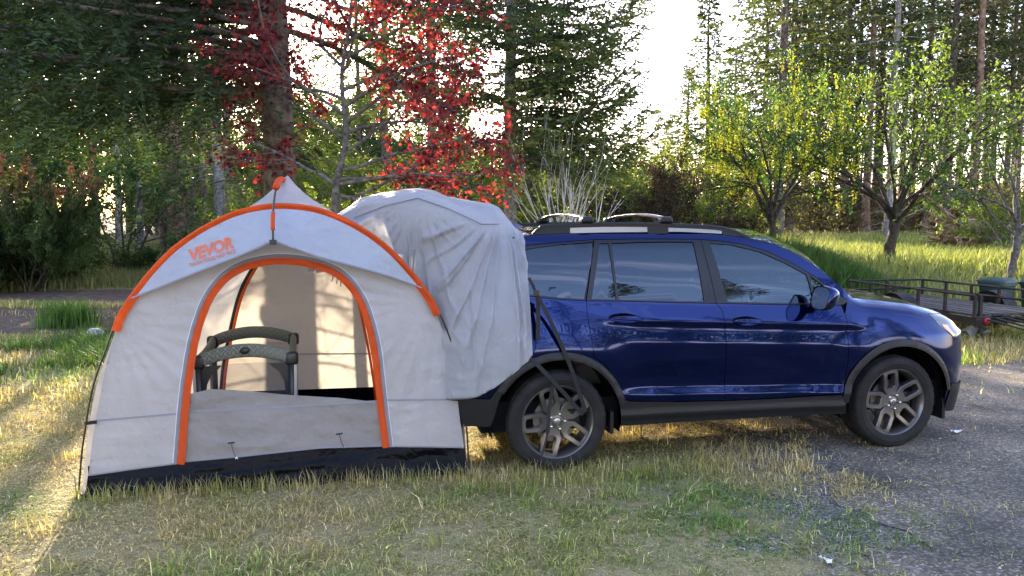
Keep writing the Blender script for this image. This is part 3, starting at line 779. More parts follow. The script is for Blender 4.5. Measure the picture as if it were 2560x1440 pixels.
# wheels
def wheel_meshes():
    out = {}
    prof = [(.262, -.09), (.268, -.112), (.276, -.121), (.290, -.124), (.312, -.127), (.316, -.1285), (.320, -.127), (.342, -.126), (.356, -.121), (.365, -.113), (.3705, -.100), (.3735, -.078), (.374, -.074), (.366, -.072), (.366, -.066), (.374, -.064), (.375, -.02), (.375, .02), (.374, .064), (.3735, .078), (.3705, .100), (.356, .121), (.32, .127), (.276, .121), (.262, .09)]
    n = 180
    V, F = lathe(prof, n); V = V.reshape(len(prof), n, 3).copy()
    ph = np.arange(n) % 5
    for i, (r_, t) in enumerate(prof):
        if .350 < r_ and abs(t) > .07:
            k = (ph < 1.5) if i % 2 else (ph < 1.5)
            f = np.where(k, 1 - .011, 1.0)
            V[i, :, 0] *= f; V[i, :, 2] *= f
    out['tyre'] = MB().add(V.reshape(-1, 3), F).mesh('tyre', True)
    out['tyre'].set_sharp_from_angle(angle=R(38))
    # barrel and lip
    mb = MB()
    mb.add(*lathe([(.262, .09), (.245, .06), (.238, -.02), (.243, -.07), (.256, -.098), (.262, -.108), (.268, -.114), (.274, -.112), (.276, -.104)], 96), m=0)
    # spokes: five two-legged frames
    def extr(poly, holes, fo, depth, ch, mi):
        P, T, be = cdt(poly, holes, .03, .02)
        top = np.stack([P[:, 0], fo(P), P[:, 1]], 1)
        # chamfered top: move boundary points outwards and down
        bp = np.unique(be)
        nv = len(P)
        tri = []
        for t in T:
            q = top[list(t)]
            nrm = np.cross(q[1] - q[0], q[2] - q[0])
            tri.append(tuple(t) if nrm[1] < 0 else tuple(t[::-1]))
        # direction outward per boundary vertex
        dirv = np.zeros((nv, 2)); cen = {}
        for a_, b_ in be:
            d = P[b_] - P[a_]; nn = np.array([d[1], -d[0]]); nn /= np.linalg.norm(nn) + 1e-12
            m_ = (P[a_] + P[b_]) / 2
            if in_poly([m_ + nn * .001], poly)[0] and not any(in_poly([m_ + nn * .001], h)[0] for h in holes): nn = -nn
            dirv[a_] += nn; dirv[b_] += nn
        dirv /= np.linalg.norm(dirv, axis=1)[:, None] + 1e-12
        V1 = top.copy(); V1[:, 0] += dirv[:, 0] * ch; V1[:, 2] += dirv[:, 1] * ch; V1[:, 1] += ch * 1.2
        V2 = V1.copy(); V2[:, 1] += depth
        mb.add(np.vstack([top, V1, V2]), tri + [(a_, b_, nv + b_, nv + a_) for a_, b_ in be] + [(nv + a_, nv + b_, 2 * nv + b_, 2 * nv + a_) for a_, b_ in be], mi)
    base_o = np.array([(.048, -.040), (.080, -.052), (.112, -.070), (.240, -.066), (.262, -.052), (.266, 0), (.262, .052), (.240, .066), (.112, .070), (.080, .052), (.048, .040)])
    base_h = np.array([(.128, -.036), (.226, -.034), (.236, -.026), (.238, 0), (.236, .026), (.226, .034), (.128, .036), (.114, .02), (.114, -.02)])
    for k in range(5):
        th = R(97 + 72 * k); c, s2 = math.cos(th), math.sin(th); Rm = np.array([[c, s2], [-s2, c]])
        po = inset(base_o, .004) @ Rm; ph_ = inset(base_h, -.004) @ Rm
        extr(po, [ph_], lambda P: -.085 - .022 * sstep(.08, .25, np.hypot(P[:, 0], P[:, 1])), .045, .004, 0)
    mb.add(*lathe([(.0, -.086), (.028, -.086), (.030, -.082), (.040, -.080), (.068, -.079), (.076, -.074), (.078, -.03)], 40), m=0)
    rim = mb.mesh('rim', True); rim.set_sharp_from_angle(angle=R(30)); out['rim'] = rim
    # cap with emblem
    cap = MB().add(*lathe([(.0, -.092), (.022, -.0915), (.026, -.089), (.027, -.084)], 32)).mesh('hub_cap', True); out['hub_cap'] = cap
    em = MB()
    for sg in (-1, 1):
        em.add(*beam((sg * .0095, -.094, -.013), (sg * .0068, -.094, .013), .004, .003, up=(0, 1, 0)))
    em.add(*beam((-.008, -.094, 0), (.008, -.094, 0), .004, .003, up=(0, 1, 0)))
    out['emblem'] = em.mesh('emblem')
    nut = MB().add(*lathe([(.0, -.105), (.006, -.1045), (.010, -.101), (.0115, -.094), (.0115, -.07)], 14)); out['lug_nut'] = nut.mesh('lug_nut', True)
    disc = MB().add(*lathe([(.06, -.03), (.165, -.03), (.168, -.026), (.168, -.010), (.06, -.010)], 64)); out['brake_disc'] = disc.mesh('brake_disc', False)
    cal = MB().add(*rbox((.09, -.055, -.07), (.19, .03, .07), .015, 2)); out['brake_caliper'] = cal.mesh('brake_caliper', True)
    return out
WM = wheel_meshes()
for u, sg, spin in ((0, -1, 12), (2.82, -1, 4), (0, 1, 30), (2.82, 1, 50)):
    w = empty('wheel'); w.parent = CAR
    w.location = (u, .838 * sg, .373); w.rotation_euler = (0, 0, 0 if sg < 0 else math.pi)
    hub = bpy.data.objects.new('rim', WM['rim']); COL.objects.link(hub); hub.parent = w; hub.rotation_euler = (0, R(-spin), 0)
    if not WM['rim'].materials: WM['rim'].materials.append(M_rim)
    link('tyre', WM['tyre'], M_tyre, w)
    for nm, m in (('hub_cap', M_rim_lip), ('emblem', M_nut), ('brake_disc', M_disc), ('brake_caliper', M_black)):
        o = link(nm, WM[nm], m, w)
        if nm == 'emblem': o.rotation_euler = (0, R(-20), 0)
    for k in range(5):
        o = link('lug_nut', WM['lug_nut'], M_nut, w); th = R(97 + 36 + 72 * k + spin)
        o.location = (.057 * math.cos(th), 0, .057 * math.sin(th))

# ------------------------------------------------------------------ the tent
TB = np.array([-2.8385, 4.9714, 0.0]); T1 = np.array([.98569526, .16853741, 0]); T2 = np.array([-.16853741, .98569526, 0])
T_YAW = math.atan2(T1[1], T1[0])
def w2t(P):
    P = np.atleast_2d(P) - TB
    return np.stack([P @ T1, P @ T2, P[:, 2]], 1)
_cF = np.array([math.cos(CAR_YAW), math.sin(CAR_YAW), 0]); _cN = np.array([math.sin(CAR_YAW), -math.cos(CAR_YAW), 0])
def car2t(u, v, z):
    u = np.atleast_1d(np.asarray(u, float))[:, None]; v = np.atleast_1d(np.asarray(v, float))[:, None]; z = np.atleast_1d(np.asarray(z, float))[:, None]
    return w2t(np.array([CAR_O[0], CAR_O[1], 0]) + u * _cF + v * _cN + z * np.array([0, 0, 1.0]))

def fabric(name, col, tr, trcol, rough=.48, bump=.7, crease=.45):
    m = mat(name, col, rough, 0, 0.4, bump=(7, bump, .03, 6), trans=(tr, trcol), var=(3.0, 4, tuple(c * .93 for c in col), tuple(min(1, c * 1.05) for c in col)))
    nt = m.node_tree
    # crumple: stretch a second, ridged noise into the bump
    bp = [n for n in nt.nodes if n.type == 'BUMP'][0]
    tc = nt.nodes.new('ShaderNodeTexCoord'); mp = nt.nodes.new('ShaderNodeMapping'); mp.inputs['Scale'].default_value = (1.2, 1.2, 3.0); mp.inputs['Rotation'].default_value = (0, R(28), 0)
    n2 = nt.nodes.new('ShaderNodeTexNoise'); n2.noise_type = 'RIDGED_MULTIFRACTAL'; n2.inputs['Scale'].default_value = 4.0; n2.inputs['Detail'].default_value = 3
    b2 = nt.nodes.new('ShaderNodeBump'); b2.inputs['Strength'].default_value = crease; b2.inputs['Distance'].default_value = .02
    nt.links.new(tc.outputs['Object'], mp.inputs[0]); nt.links.new(mp.outputs[0], n2.inputs['Vector']); nt.links.new(n2.outputs['Fac'], b2.inputs['Height'])
    nt.links.new(b2.outputs[0], bp.inputs['Normal'])
    return m
M_fab = fabric('tent_fabric', (.47, .45, .455), .40, (.50, .465, .425))
M_back = fabric('dimmed_back_wall_fabric', (.42, .405, .40), .34, (.42, .385, .345))  # tent cloth copied darker and denser to hold down light on the back wall
M_awn = fabric('skylit_awning_fabric', (.39, .42, .49), .35, (.38, .39, .43))  # bluish cast of the sky light put into the cloth colour
M_slv = fabric('sleeve_fabric', (.44, .445, .48), .47, (.48, .475, .49), bump=.5, crease=.35)
M_flap_shade = fabric('shaded_flap_fabric', (.27, .25, .243), .35, (.26, .24, .22))  # tent cloth with the shading of the inward-sloping flap put into its colour
M_orange = mat('orange_tape', (.60, .075, .010), .6, 0, .3, bump=(160, .25, .002), trans=(.35, (.75, .12, .015)))
M_zip = mat('grey_zip_tape', (.16, .16, .18), .7)
M_seam = mat('grey_seam', (.27, .27, .31), .7, trans=(.3, (.25, .25, .28)))
M_tarp = mat('black_tarpaulin', (.002, .0026, .0045), .22, 0, .09, bump=(22, .6, .02, 4))
M_pole = mat('black_fibreglass', (.012, .012, .013), .35)
M_web = mat('black_webbing', (.005, .0055, .008), .75, bump=(300, .4, .001))
M_logo = mat('orange_print', (.50, .11, .05), .6)
M_steel = mat('bare_steel', (.5, .5, .5), .35, 1.0)

TENT = empty('tent', tuple(TB), T_YAW, 'grey car-camping tent with orange trimmed arch doorway, joined to the SUV by a sleeve', 'tent')

HOOP = np.array([(-.038, 0.0), (-.007, .304), (.022, .488), (.05, .646), (.091, .804), (.149, .961), (.201, 1.106), (.248, 1.224), (.377, 1.413), (.505, 1.566), (.634, 1.685), (.815, 1.805), (1.023, 1.9), (1.259, 1.941), (1.498, 1.923), (1.685, 1.86), (1.874, 1.755), (2.038, 1.623), (2.202, 1.439), (2.313, 1.282), (2.368, 1.168), (2.451, .952), (2.505, .722), (2.523, .549), (2.549, .318), (2.561, .05)])
HC = catmull(HOOP, 8)
LEAN = .06
def hoop_y(z): return -.03 + LEAN * z
hz = lambda a: np.interp(a, HC[:, 0], HC[:, 1])

# front wall
wallL = [(0, .0), (.02, .133), (.046, .372), (.088, .584), (.152, .903), (.215, 1.095)]
wallR = [(2.355, 1.14), (2.385, 1.055), (2.437, .833), (2.486, .573), (2.504, .399), (2.531, .195), (2.544, .05)]
midh = HC[(HC[:, 0] > .24) & (HC[:, 0] < 2.33) & (HC[:, 1] > 1.15)]
cen = np.array([1.26, 1.0]); midh = cen + (midh - cen) * .985
skirt_top = np.array([(.02, .133), (.30, .160), (.57, .184), (.986, .203), (1.521, .236), (2.004, .227), (2.30, .212), (2.531, .195)])
WALL = [(.02, .133)] + wallL[2:] + [tuple(p) for p in midh] + wallR[:6] + [tuple(p) for p in skirt_top[-2:0:-1]]
DARCH = catmull(np.array([(.575, .184), (.595, .401), (.617, .617), (.648, .833), (.685, 1.022), (.732, 1.184), (.799, 1.332), (.905, 1.460), (1.037, 1.538), (1.196, 1.574), (1.328, 1.577), (1.489, 1.553), (1.650, 1.494), (1.758, 1.400), (1.839, 1.273), (1.892, 1.118), (1.931, .933), (1.955, .706), (1.979, .45), (2.004, .229)]), 5)
def offs(line, d):
    t = np.gradient(line, axis=0); t /= np.linalg.norm(t, axis=1)[:, None]
    return line + np.stack([t[:, 1], -t[:, 0]], 1) * d     # positive: to the right of travel (inside the arch)
DIN = offs(DARCH, .052); DOUT = offs(DARCH, -.020)
flap_top = np.array([(.640, .697), (.80, .682), (.994, .663), (1.325, .617), (1.663, .587), (1.945, .575)])
dm = offs(DARCH, .03)
hole = [tuple(p) for p in dm if p[1] > np.interp(p[0], flap_top[:, 0], flap_top[:, 1]) - .03]
DOORHOLE = [tuple(p) for p in dm]
# straight creases where the cloth is pulled, plus slack waves
def wall_y(a, z):
    a = np.asarray(a, float); z = np.asarray(z, float)
    y = LEAN * z
    y = y + .010 * np.sin(7.0 * a + 3 * z) * sstep(.1, .5, z) * .6 + .012 * (fbm(a * 3 + 7, z * 3, 5) - .5)
    # diagonal pulls on the right hand panel and from the shoulders
    th = np.arctan2(z - 1.25, a - 2.33); r = np.hypot(z - 1.25, a - 2.33)
    y = y + .006 * np.sin(th * 30) * sstep(.08, .3, r) * (1 - sstep(.5, 1.1, r))
    th = np.arctan2(z - 1.15, a - .22); r = np.hypot(z - 1.15, a - .22)
    y = y + .004 * np.sin(th * 26) * sstep(.08, .3, r) * (1 - sstep(.4, .9, r))
    return y
def plane_mesh(name, outer, holes, yf, m, parent, step=.03, smooth=True):
    P, T, be = cdt(outer, holes, step)
    V = np.stack([P[:, 0], yf(P[:, 0], P[:, 1]), P[:, 1]], 1)
    return link(name, mesh_np(name, V, T, smooth), m, parent)
front = plane_mesh('front_wall', WALL, [DOORHOLE], wall_y, M_fab, TENT, .025)
def ribbon(name, Lq, Rq, yf, m, parent, n=3, smooth=True):
    k = np.linspace(0, 1, n)
    P = Lq[:, None, :] * (1 - k)[None, :, None] + Rq[:, None, :] * k[None, :, None]
    A, Z = P[..., 0].ravel(), P[..., 1].ravel(); bul = np.tile(np.sin(np.pi * k) * .006, len(Lq))
    V = np.stack([A, yf(A, Z) - bul, Z], 1)
    return link(name, mesh_np(name, V, grid_faces(len(Lq), n), smooth), m, parent)
wob = lambda a, z: wall_y(a, z) - .007 - .004 * np.sin(60 * z + 33 * a)
ribbon('door_trim', offs(DARCH, .004), DIN, wob, M_orange, TENT, 5)
ribbon('zip', DOUT, offs(DARCH, .002), lambda a, z: wall_y(a, z) - .006, M_zip, TENT, 3)
ribbon('zip', offs(DARCH, -.026), offs(DARCH, -.021), lambda a, z: wall_y(a, z) - .004, mat('pale_zip_edge', (.6, .6, .66), .6), TENT, 2)
# lower half of the door, left zipped up, its top edge sagging inwards
low = offs(DARCH, .045)
lft = [tuple(p) for p in low[:len(low) // 2] if p[1] < .69]; rgt = [tuple(p) for p in low[len(low) // 2:] if p[1] < .575]
sk = lambda a: np.interp(a, skirt_top[:, 0], skirt_top[:, 1])
FL = [tuple(p) for p in flap_top[1:-1]] + rgt + [(a, float(sk(a)) - .002) for a in np.linspace(1.93, .66, 16)] + lft
def flap_y(a, z):
    a = np.asarray(a, float); t = sstep(.3, .65, z)
    return LEAN * z + .012 + .022 * t * np.sin(np.pi * np.clip((a - .62) / 1.35, 0, 1)) + .006 * np.sin(3.2 * z * 6 + 2.5 * fbm(a * 2, z * 5, 3) * 4 + a) * sstep(.2, .35, z) + .012 * (fbm(a * 4, z * 7, 11) - .5)
fl = plane_mesh('door_flap', FL, [], flap_y, M_flap_shade, TENT, .022)
def seamline(P2, yf, w=.007, name='seam', m=None, parent=None):
    P2 = resample(np.asarray(P2, float), .03)
    up = np.array([0, w])
    ribbon(name, P2 - up, P2 + up, lambda a, z: yf(a, z) - .004, m or M_seam, parent or TENT, 2)
seamline([(.074, .50), (.616, .528)], wall_y); seamline([(1.981, .564), (2.492, .549)], wall_y)
seamline([(.66, .533), (1.257, .537), (1.945, .557)], flap_y, parent=fl)
seamline(skirt_top[:3] + [0, .006], wall_y, .004); seamline(skirt_top[5:] + [0, .006], wall_y, .004)
seamline(np.array([(a, float(sk(a)) + .012) for a in np.linspace(.66, 1.93, 12)]), flap_y, .006, parent=fl)
# black tub floor turned up at the front, shiny and creased
SB = np.array([(-.01, -.005), (.6, -.005), (1.2, 0), (1.9, .01), (2.55, .03)])
na, nz = 190, 18; A = np.linspace(0, 1, na); K = np.linspace(0, 1, nz)
ab = -.005 + 2.56 * A; at_ = .015 + 2.52 * A
zb_ = np.interp(ab, SB[:, 0], SB[:, 1]); zt_ = np.interp(at_, skirt_top[:, 0], skirt_top[:, 1]) + .004
G = np.zeros((na, nz, 3))
G[..., 0] = ab[:, None] * (1 - K) + at_[:, None] * K; G[..., 2] = zb_[:, None] * (1 - K) + zt_[:, None] * K
fold = .045 * (fbm(G[..., 0] * 1.6 + G[..., 2] * 2, G[..., 2] * 13 - G[..., 0] * 1.2, 21, 2) - .5) + .010 * (fbm(G[..., 0] * 7, G[..., 2] * 20 + G[..., 0] * 3, 4) - .5)
G[..., 1] = LEAN * G[..., 2] + .004 - .055 * (1 - K)[None] ** 1.3 + fold * np.sin(np.pi * np.clip(K * 1.0, 0, 1))[None] * 1.2
link('tub_front', mesh_np('tub_front', G.reshape(-1, 3), grid_faces(na, nz), True), M_tarp, TENT)

# hoop pole, orange sleeve on its upper part
P3 = np.stack([HC[:, 0], hoop_y(HC[:, 1]), HC[:, 1]], 1)
MB().add(*tube(P3, .0065, 8)).build('hoop_pole', M_pole, TENT, smooth=True)
up = HC[(HC[:, 1] > 1.10) & (HC[:, 0] < 1.3) | (HC[:, 1] > 1.165) & (HC[:, 0] >= 1.3)]
hin = offs(up, .048)
def sl_y(a, z): return hoop_y(z) - .012
n_ = 7; k = np.linspace(0, 1, n_); Pq = offs(up, -.006)[:, None, :] * (1 - k)[None, :, None] + hin[:, None, :] * k[None, :, None]
Aq, Zq = Pq[..., 0].ravel(), Pq[..., 1].ravel(); bul = np.tile(np.array([.004, .016, .016, .006, .002, 0, -.004]), len(up))
V = np.stack([Aq, hoop_y(Zq) - .006 - bul + .003 * np.sin(Zq * 70 + Aq * 47), Zq], 1)
link('hoop_sleeve', mesh_np('hoop_sleeve', V, grid_faces(len(up), n_), True), M_orange, TENT)

# awning: cloth between the hoop and a chevron edge drawn forward by the ridge pole
LOW = np.array([(.300, 1.300), (.328, 1.312), (.545, 1.398), (.803, 1.502), (1.038, 1.592), (1.270, 1.690), (1.543, 1.583), (1.815, 1.503), (2.035, 1.433), (2.259, 1.345), (2.29, 1.325)])
zl_ = lambda a: np.interp(a, LOW[:, 0], LOW[:, 1])
def awn_y(a, z):
    a = np.asarray(a, float); z = np.asarray(z, float)
    hzv = hz(a); f = np.clip((hzv - z) / np.maximum(hzv - zl_(a), .02), 0, 1)
    g = np.clip(1 - np.abs(a - 1.265) / 1.02, 0, 1)
    th = np.arctan2(z - 1.69, a - 1.265); r = np.hypot(z - 1.69, a - 1.265)
    return hoop_y(z) - .012 - .20 * f * g ** 1.3 + .006 * np.sin(th * 18) * (1 - sstep(.2, .8, r)) + .008 * (fbm(a * 3, z * 6, 31) - .5)
hu = offs(up, .035)
AW = [tuple(p) for p in hu[(hu[:, 1] > zl_(hu[:, 0]) + .01) & (hu[:, 0] > .31) & (hu[:, 0] < 2.28)]] + [tuple(p) for p in LOW[-2:0:-1]]
plane_mesh('awning', AW, [], awn_y, M_awn, TENT, .025)
seamline(LOW[1:-1] + [0, .006], awn_y, .005)
# printed lettering, laid on the awning cloth
def text_on(txt, origin, ang, size, bold=0.0, shear=0.0, name='logo_print', wscale=1.0):
    cu = bpy.data.curves.new('tmp_txt', 'FONT'); cu.body = txt; cu.size = size; cu.offset = bold; cu.shear = shear; cu.fill_mode = 'FRONT'; cu.resolution_u = 3
    ob = bpy.data.objects.new('tmp_txt', cu); COL.objects.link(ob)
    bpy.context.view_layer.update()
    me = bpy.data.meshes.new_from_object(ob.evaluated_get(bpy.context.evaluated_depsgraph_get()))
    bpy.data.objects.remove(ob); bpy.data.curves.remove(cu)
    v = np.zeros(len(me.vertices) * 3); me.vertices.foreach_get('co', v); v = v.reshape(-1, 3); v[:, 0] *= wscale
    c, s2 = math.cos(ang), math.sin(ang)
    a = origin[0] + v[:, 0] * c - v[:, 1] * s2; z = origin[1] + v[:, 0] * s2 + v[:, 1] * c
    V = np.stack([a, awn_y(a, z) - .004, z], 1)
    me.vertices.foreach_set('co', V.ravel().astype(np.float32)); me.update(); me.name = name
    return me, V
ang = math.atan2(.098, .31)
for txt, org, sz, b_, sh, width in (('VEVOR', (.712, 1.562), .105, .0045, .12, .325), ('TOUGH TOOLS, HALF PRICE', (.710, 1.522), .034, .0006, .0, .325)):
    me, V = text_on(txt, org, ang, sz, b_, sh)
    wd = np.ptp(V[:, 0]) / math.cos(ang)
    bpy.data.meshes.remove(me)
    me, V = text_on(txt, org, ang, sz, b_, sh, wscale=width / wd)
    link('logo_print' if txt == 'VEVOR' else 'slogan_print', me, M_logo, TENT)

# shell: from the front hoop back to a narrower rear hoop, lifted to a peak by the ridge pole
REAR = catmull(np.array([(.42, 0.0), (.46, .4), (.53, .75), (.62, 1.1), (.72, 1.32), (.90, 1.58), (1.06, 1.72), (1.20, 1.77), (1.34, 1.72), (1.52, 1.56), (1.68, 1.30), (1.76, 1.08), (1.84, .7), (1.90, .30), (1.93, 0.0)]), 8)
def byarc(P, n):
    d = np.concatenate([[0], np.cumsum(np.linalg.norm(np.diff(P, axis=0), axis=1))]); t = np.linspace(0, d[-1], n)
    return np.stack([np.interp(t, d, P[:, 0]), np.interp(t, d, P[:, 1])], 1)
nh = 121; FA = byarc(offs(HC, .012), nh); RA = byarc(REAR, nh)
ys = np.array([0.0, .12, .25, .40, .55, .70, .85, 1.0, 1.2, 1.45, 1.7, 1.95, 2.2])
G = np.zeros((len(ys), nh, 3))
for i, y in enumerate(ys):
    k = y / 2.2; kk_ = k ** 1.15
    c = FA * (1 - kk_) + RA * kk_
    swell = .10 * math.sin(math.pi * k)
    c0 = np.array([1.25 * (1 - kk_) + 1.2 * kk_, .8]); dlt = c - c0; c = c + dlt / (np.linalg.norm(dlt, axis=1)[:, None] + .3) * swell * sstep(.1, .9, c[:, 1])[:, None]
    pk = .25 * sstep(.05, .85, y) * (1 - sstep(1.0, 2.1, y))
    apx = c0[0]
    c[:, 1] += pk * np.exp(-np.abs(c[:, 0] - apx) / .16) * (c[:, 1] > 1.2)
    G[i, :, 0] = c[:, 0] + .008 * (fbm(c[:, 0] * 4 + y * 3, c[:, 1] * 4, 8) - .5); G[i, :, 2] = c[:, 1]; G[i, :, 1] = y + hoop_y(c[:, 1]) * (1 - k) + .02
# right-hand side kept closed behind the sleeve to block sun patches; mask unapplied
Fg = grid_faces(len(ys), nh); cenx = G.reshape(-1, 3)[Fg].mean(1)
opening = (cenx[:, 0] > 1.5) & (cenx[:, 2] < 1.30) & (cenx[:, 1] > .42) & (cenx[:, 1] < 1.75)
link('shell', mesh_np('shell', G.reshape(-1, 3), Fg, True), M_fab, TENT)
P, T, be = cdt(REAR, [], .06)
V = np.stack([P[:, 0], 2.22 + .05 * (fbm(P[:, 0] * 2, P[:, 1] * 3, 2) - .5), P[:, 1]], 1)
back = link('back_wall', mesh_np('back_wall', V, T, True), M_back, TENT)
seam2 = lambda a, z: np.full(len(a), 2.19)
ribbon('seam', np.array([(.50, .553), (1.85, .523)]), np.array([(.50, .567), (1.85, .537)]), seam2, M_seam, back, 2)
RP = np.stack([REAR[:, 0], np.full(len(REAR), 2.16), REAR[:, 1]], 1)
MB().add(*tube(RP + [0, .03, 0], .03, 8, flat=.6)).build('rear_pole_sleeve', M_pole, TENT, smooth=True)
rr = offs(REAR, .03)
ribbon('rear_trim', offs(REAR, .02), offs(REAR, .045), lambda a, z: np.full(len(a), 2.155), M_orange, TENT, 3)
# tub floor
mb = MB(); fl_o = [(.02, .02), (2.52, .02), (1.93, 2.2), (.42, 2.2)]
mb.add([(x, y, .012) for x, y in fl_o], [(0, 1, 2, 3)])
for (p, q) in ((1, 2), (2, 3), (3, 0)):
    a_, b_ = fl_o[p], fl_o[q]
    ins = .03
    mb.add([(a_[0], a_[1], .012), (b_[0], b_[1], .012), (b_[0], b_[1] - .02 * (q != 1), .20), (a_[0], a_[1] - .02 * (p != 1), .20)], [(0, 1, 2, 3)])
mb.build('tub_floor', M_tarp, TENT)

# ridge pole bending down over the hoop to the awning tip
rp = catmull(np.array([(1.20, 2.16, 1.79), (1.21, 1.6, 2.04), (1.225, 1.0, 2.115), (1.235, .55, 2.115), (1.250, .20, 2.05), (1.262, -.03, 1.955), (1.268, -.16, 1.83), (1.268, -.175, 1.70)]), 10)
MB().add(*tube(rp, .007, 8)).build('ridge_pole', M_pole, TENT, smooth=True)
sl = rp[(rp[:, 1] > .16) & (rp[:, 1] < 1.6)]
MB().add(*tube(sl + [0, 0, .016], .026, 8, flat=.9)).build('ridge_sleeve', M_orange, TENT, smooth=True)
sl = rp[(rp[:, 2] < 1.89) & (rp[:, 2] > 1.765) & (rp[:, 1] < 0)]
MB().add(*tube(sl, .013, 8)).build('ridge_sleeve', M_orange, TENT, smooth=True)
V, F = rbox((1.247, -.205, 1.672), (1.290, -.160, 1.705), .006); MB().add(V, F).build('pole_clip', M_pole, TENT)
# side clips, stakes and corner loops
MB().add(*beam((.012, hoop_y(.5), .492), (.082, .02, .494), .006, .024)).build('side_clip', M_web, TENT)
MB().add(*beam((2.523, hoop_y(.55), .552), (2.44, .03, .556), .006, .024)).build('side_clip', M_web, TENT)
for x, y, a_ in ((-.045, -.05, -.5), (2.575, -.04, .3)):
    MB().add(*tube([(x, y, .16), (x + .004, y, .02), (x + .006, y, -.05)], .0045, 6)).build('pole_tip', M_steel, TENT)
    MB().add(*beam((x + .10 * (1 if x < 1 else -1), .0, .03), (x - .03 * (1 if x < 1 else -1), y - .03, .01), .03, .004)).build('corner_loop', M_web, TENT)
# toggles hanging on the cloth
def toggle(a, z, yf, sc=1.0, m=M_web):
    y = float(yf(np.array([a]), np.array([z]))[0]) - .012
    mb = MB(); mb.add(*tube([(a - .022 * sc, y, z + .004), (a + .022 * sc, y, z + .008)], .005 * sc, 6)); mb.add(*tube([(a, y, z), (a + .012, y - .004, z - .05), (a + .03, y, z - .10)], .002, 4))
    mb.add(*tube([(a + .03, y, z - .095), (a + .045, y, z - .115), (a + .022, y, z - .118), (a + .03, y, z - .095)], .005, 5), m=1)
    mb.build('toggle', [m, mat('white_hook', (.7, .7, .7), .5) if 'white_hook' not in bpy.data.materials else bpy.data.materials['white_hook']], TENT)
toggle(.93, .305, flap_y); toggle(1.655, .332, flap_y)
for dx in (0, .03, .055):
    MB().add(*tube([(1.62 + dx, .14, 1.46 - dx * .5), (1.625 + dx, .15, 1.43 - dx * .4), (1.615 + dx * 1.1, .15, 1.40 - dx * .6)], .004, 5)).build('tie_cord', mat('tan_cord', (.35, .16, .06), .7) if 'tan_cord' not in bpy.data.materials else bpy.data.materials['tan_cord'], TENT)

# sleeve that swallows the open tailgate and the tail of the car
uu = np.linspace(-1.75, -.205, 260)
def cs_(u, tab): return np.interp(u, [t[0] for t in tab], [t[1] for t in tab])
topz = cs_(uu, [(-1.75, 1.72), (-1.6, 1.82), (-1.48, 1.905), (-1.35, 2.00), (-1.10, 2.052), (-.90, 2.070), (-.80, 2.05), (-.686, 2.008), (-.496, 1.978), (-.36, 1.962), (-.315, 1.945), (-.27, 1.87), (-.235, 1.79), (-.20, 1.752)])
shv = cs_(uu, [(-1.75, .30), (-1.5, .50), (-1.2, .64), (-.97, .68), (-.75, .71), (-.50, .735), (-.36, .70), (-.30, .70), (-.20, .715)])
shz = cs_(uu, [(-1.75, 1.60), (-1.5, 1.80), (-1.38, 1.86), (-1.2, 1.93), (-.97, 1.985), (-.756, 1.91), (-.52, 1.80), (-.38, 1.80), (-.32, 1.76), (-.25, 1.73), (-.20, 1.715)])
bov = cs_(uu, [(-1.75, .40), (-1.3, .55), (-.95, .68), (-.84, .76), (-.75, .87), (-.66, .955), (-.45, .985), (-.20, .992)])
vmax = cs_(uu, [(-1.75, .30), (-1.5, .48), (-1.34, .60), (-1.1, .66), (-.95, .70), (-.85, .76), (-.76, .86), (-.69, .99), (-.66, 1.2)])
boz = cs_(uu, [(-1.75, .35), (-1.0, .50), (-.80, .555), (-.70, .575), (-.58, .600), (-.464, .668), (-.348, .749), (-.232, .858), (-.205, .885)])
q = np.linspace(0, 1, 120); G = np.zeros((len(uu), 120, 3))
for i, u in enumerate(uu):
    carv = CS(np.full(70, max(u, -.60)), np.linspace(1.70, .6, 70))[:, 1] + .026
    prof = catmull(np.array([(0, topz[i] + .012), (.28, topz[i]), (.55, topz[i] * .55 + shz[i] * .45 + .012), (shv[i], shz[i]),
                             (shv[i] + .42 * (bov[i] - shv[i]), shz[i] - .28 * (shz[i] - boz[i])), (shv[i] + .80 * (bov[i] - shv[i]), shz[i] - .60 * (shz[i] - boz[i])), (bov[i], boz[i] + .04), (bov[i] - .015, boz[i])]), 10)
    p = byarc(prof, 120)
    hug = sstep(-.42, -.22, u)
    cv = np.interp(p[:, 1], np.linspace(.6, 1.70, 70), carv[::-1])
    p[:, 0] = np.where(p[:, 1] < 1.69, np.maximum(p[:, 0] * (1 - hug) + cv * hug, np.where(u > -.62, cv * sstep(.5, .62, p[:, 1]), 0)), p[:, 0])
    G[i, :, 0] = u; G[i, :, 1] = np.minimum(p[:, 0], vmax[i]); G[i, :, 2] = p[:, 1]
U_, V_, Z_ = G[..., 0], G[..., 1], G[..., 2]
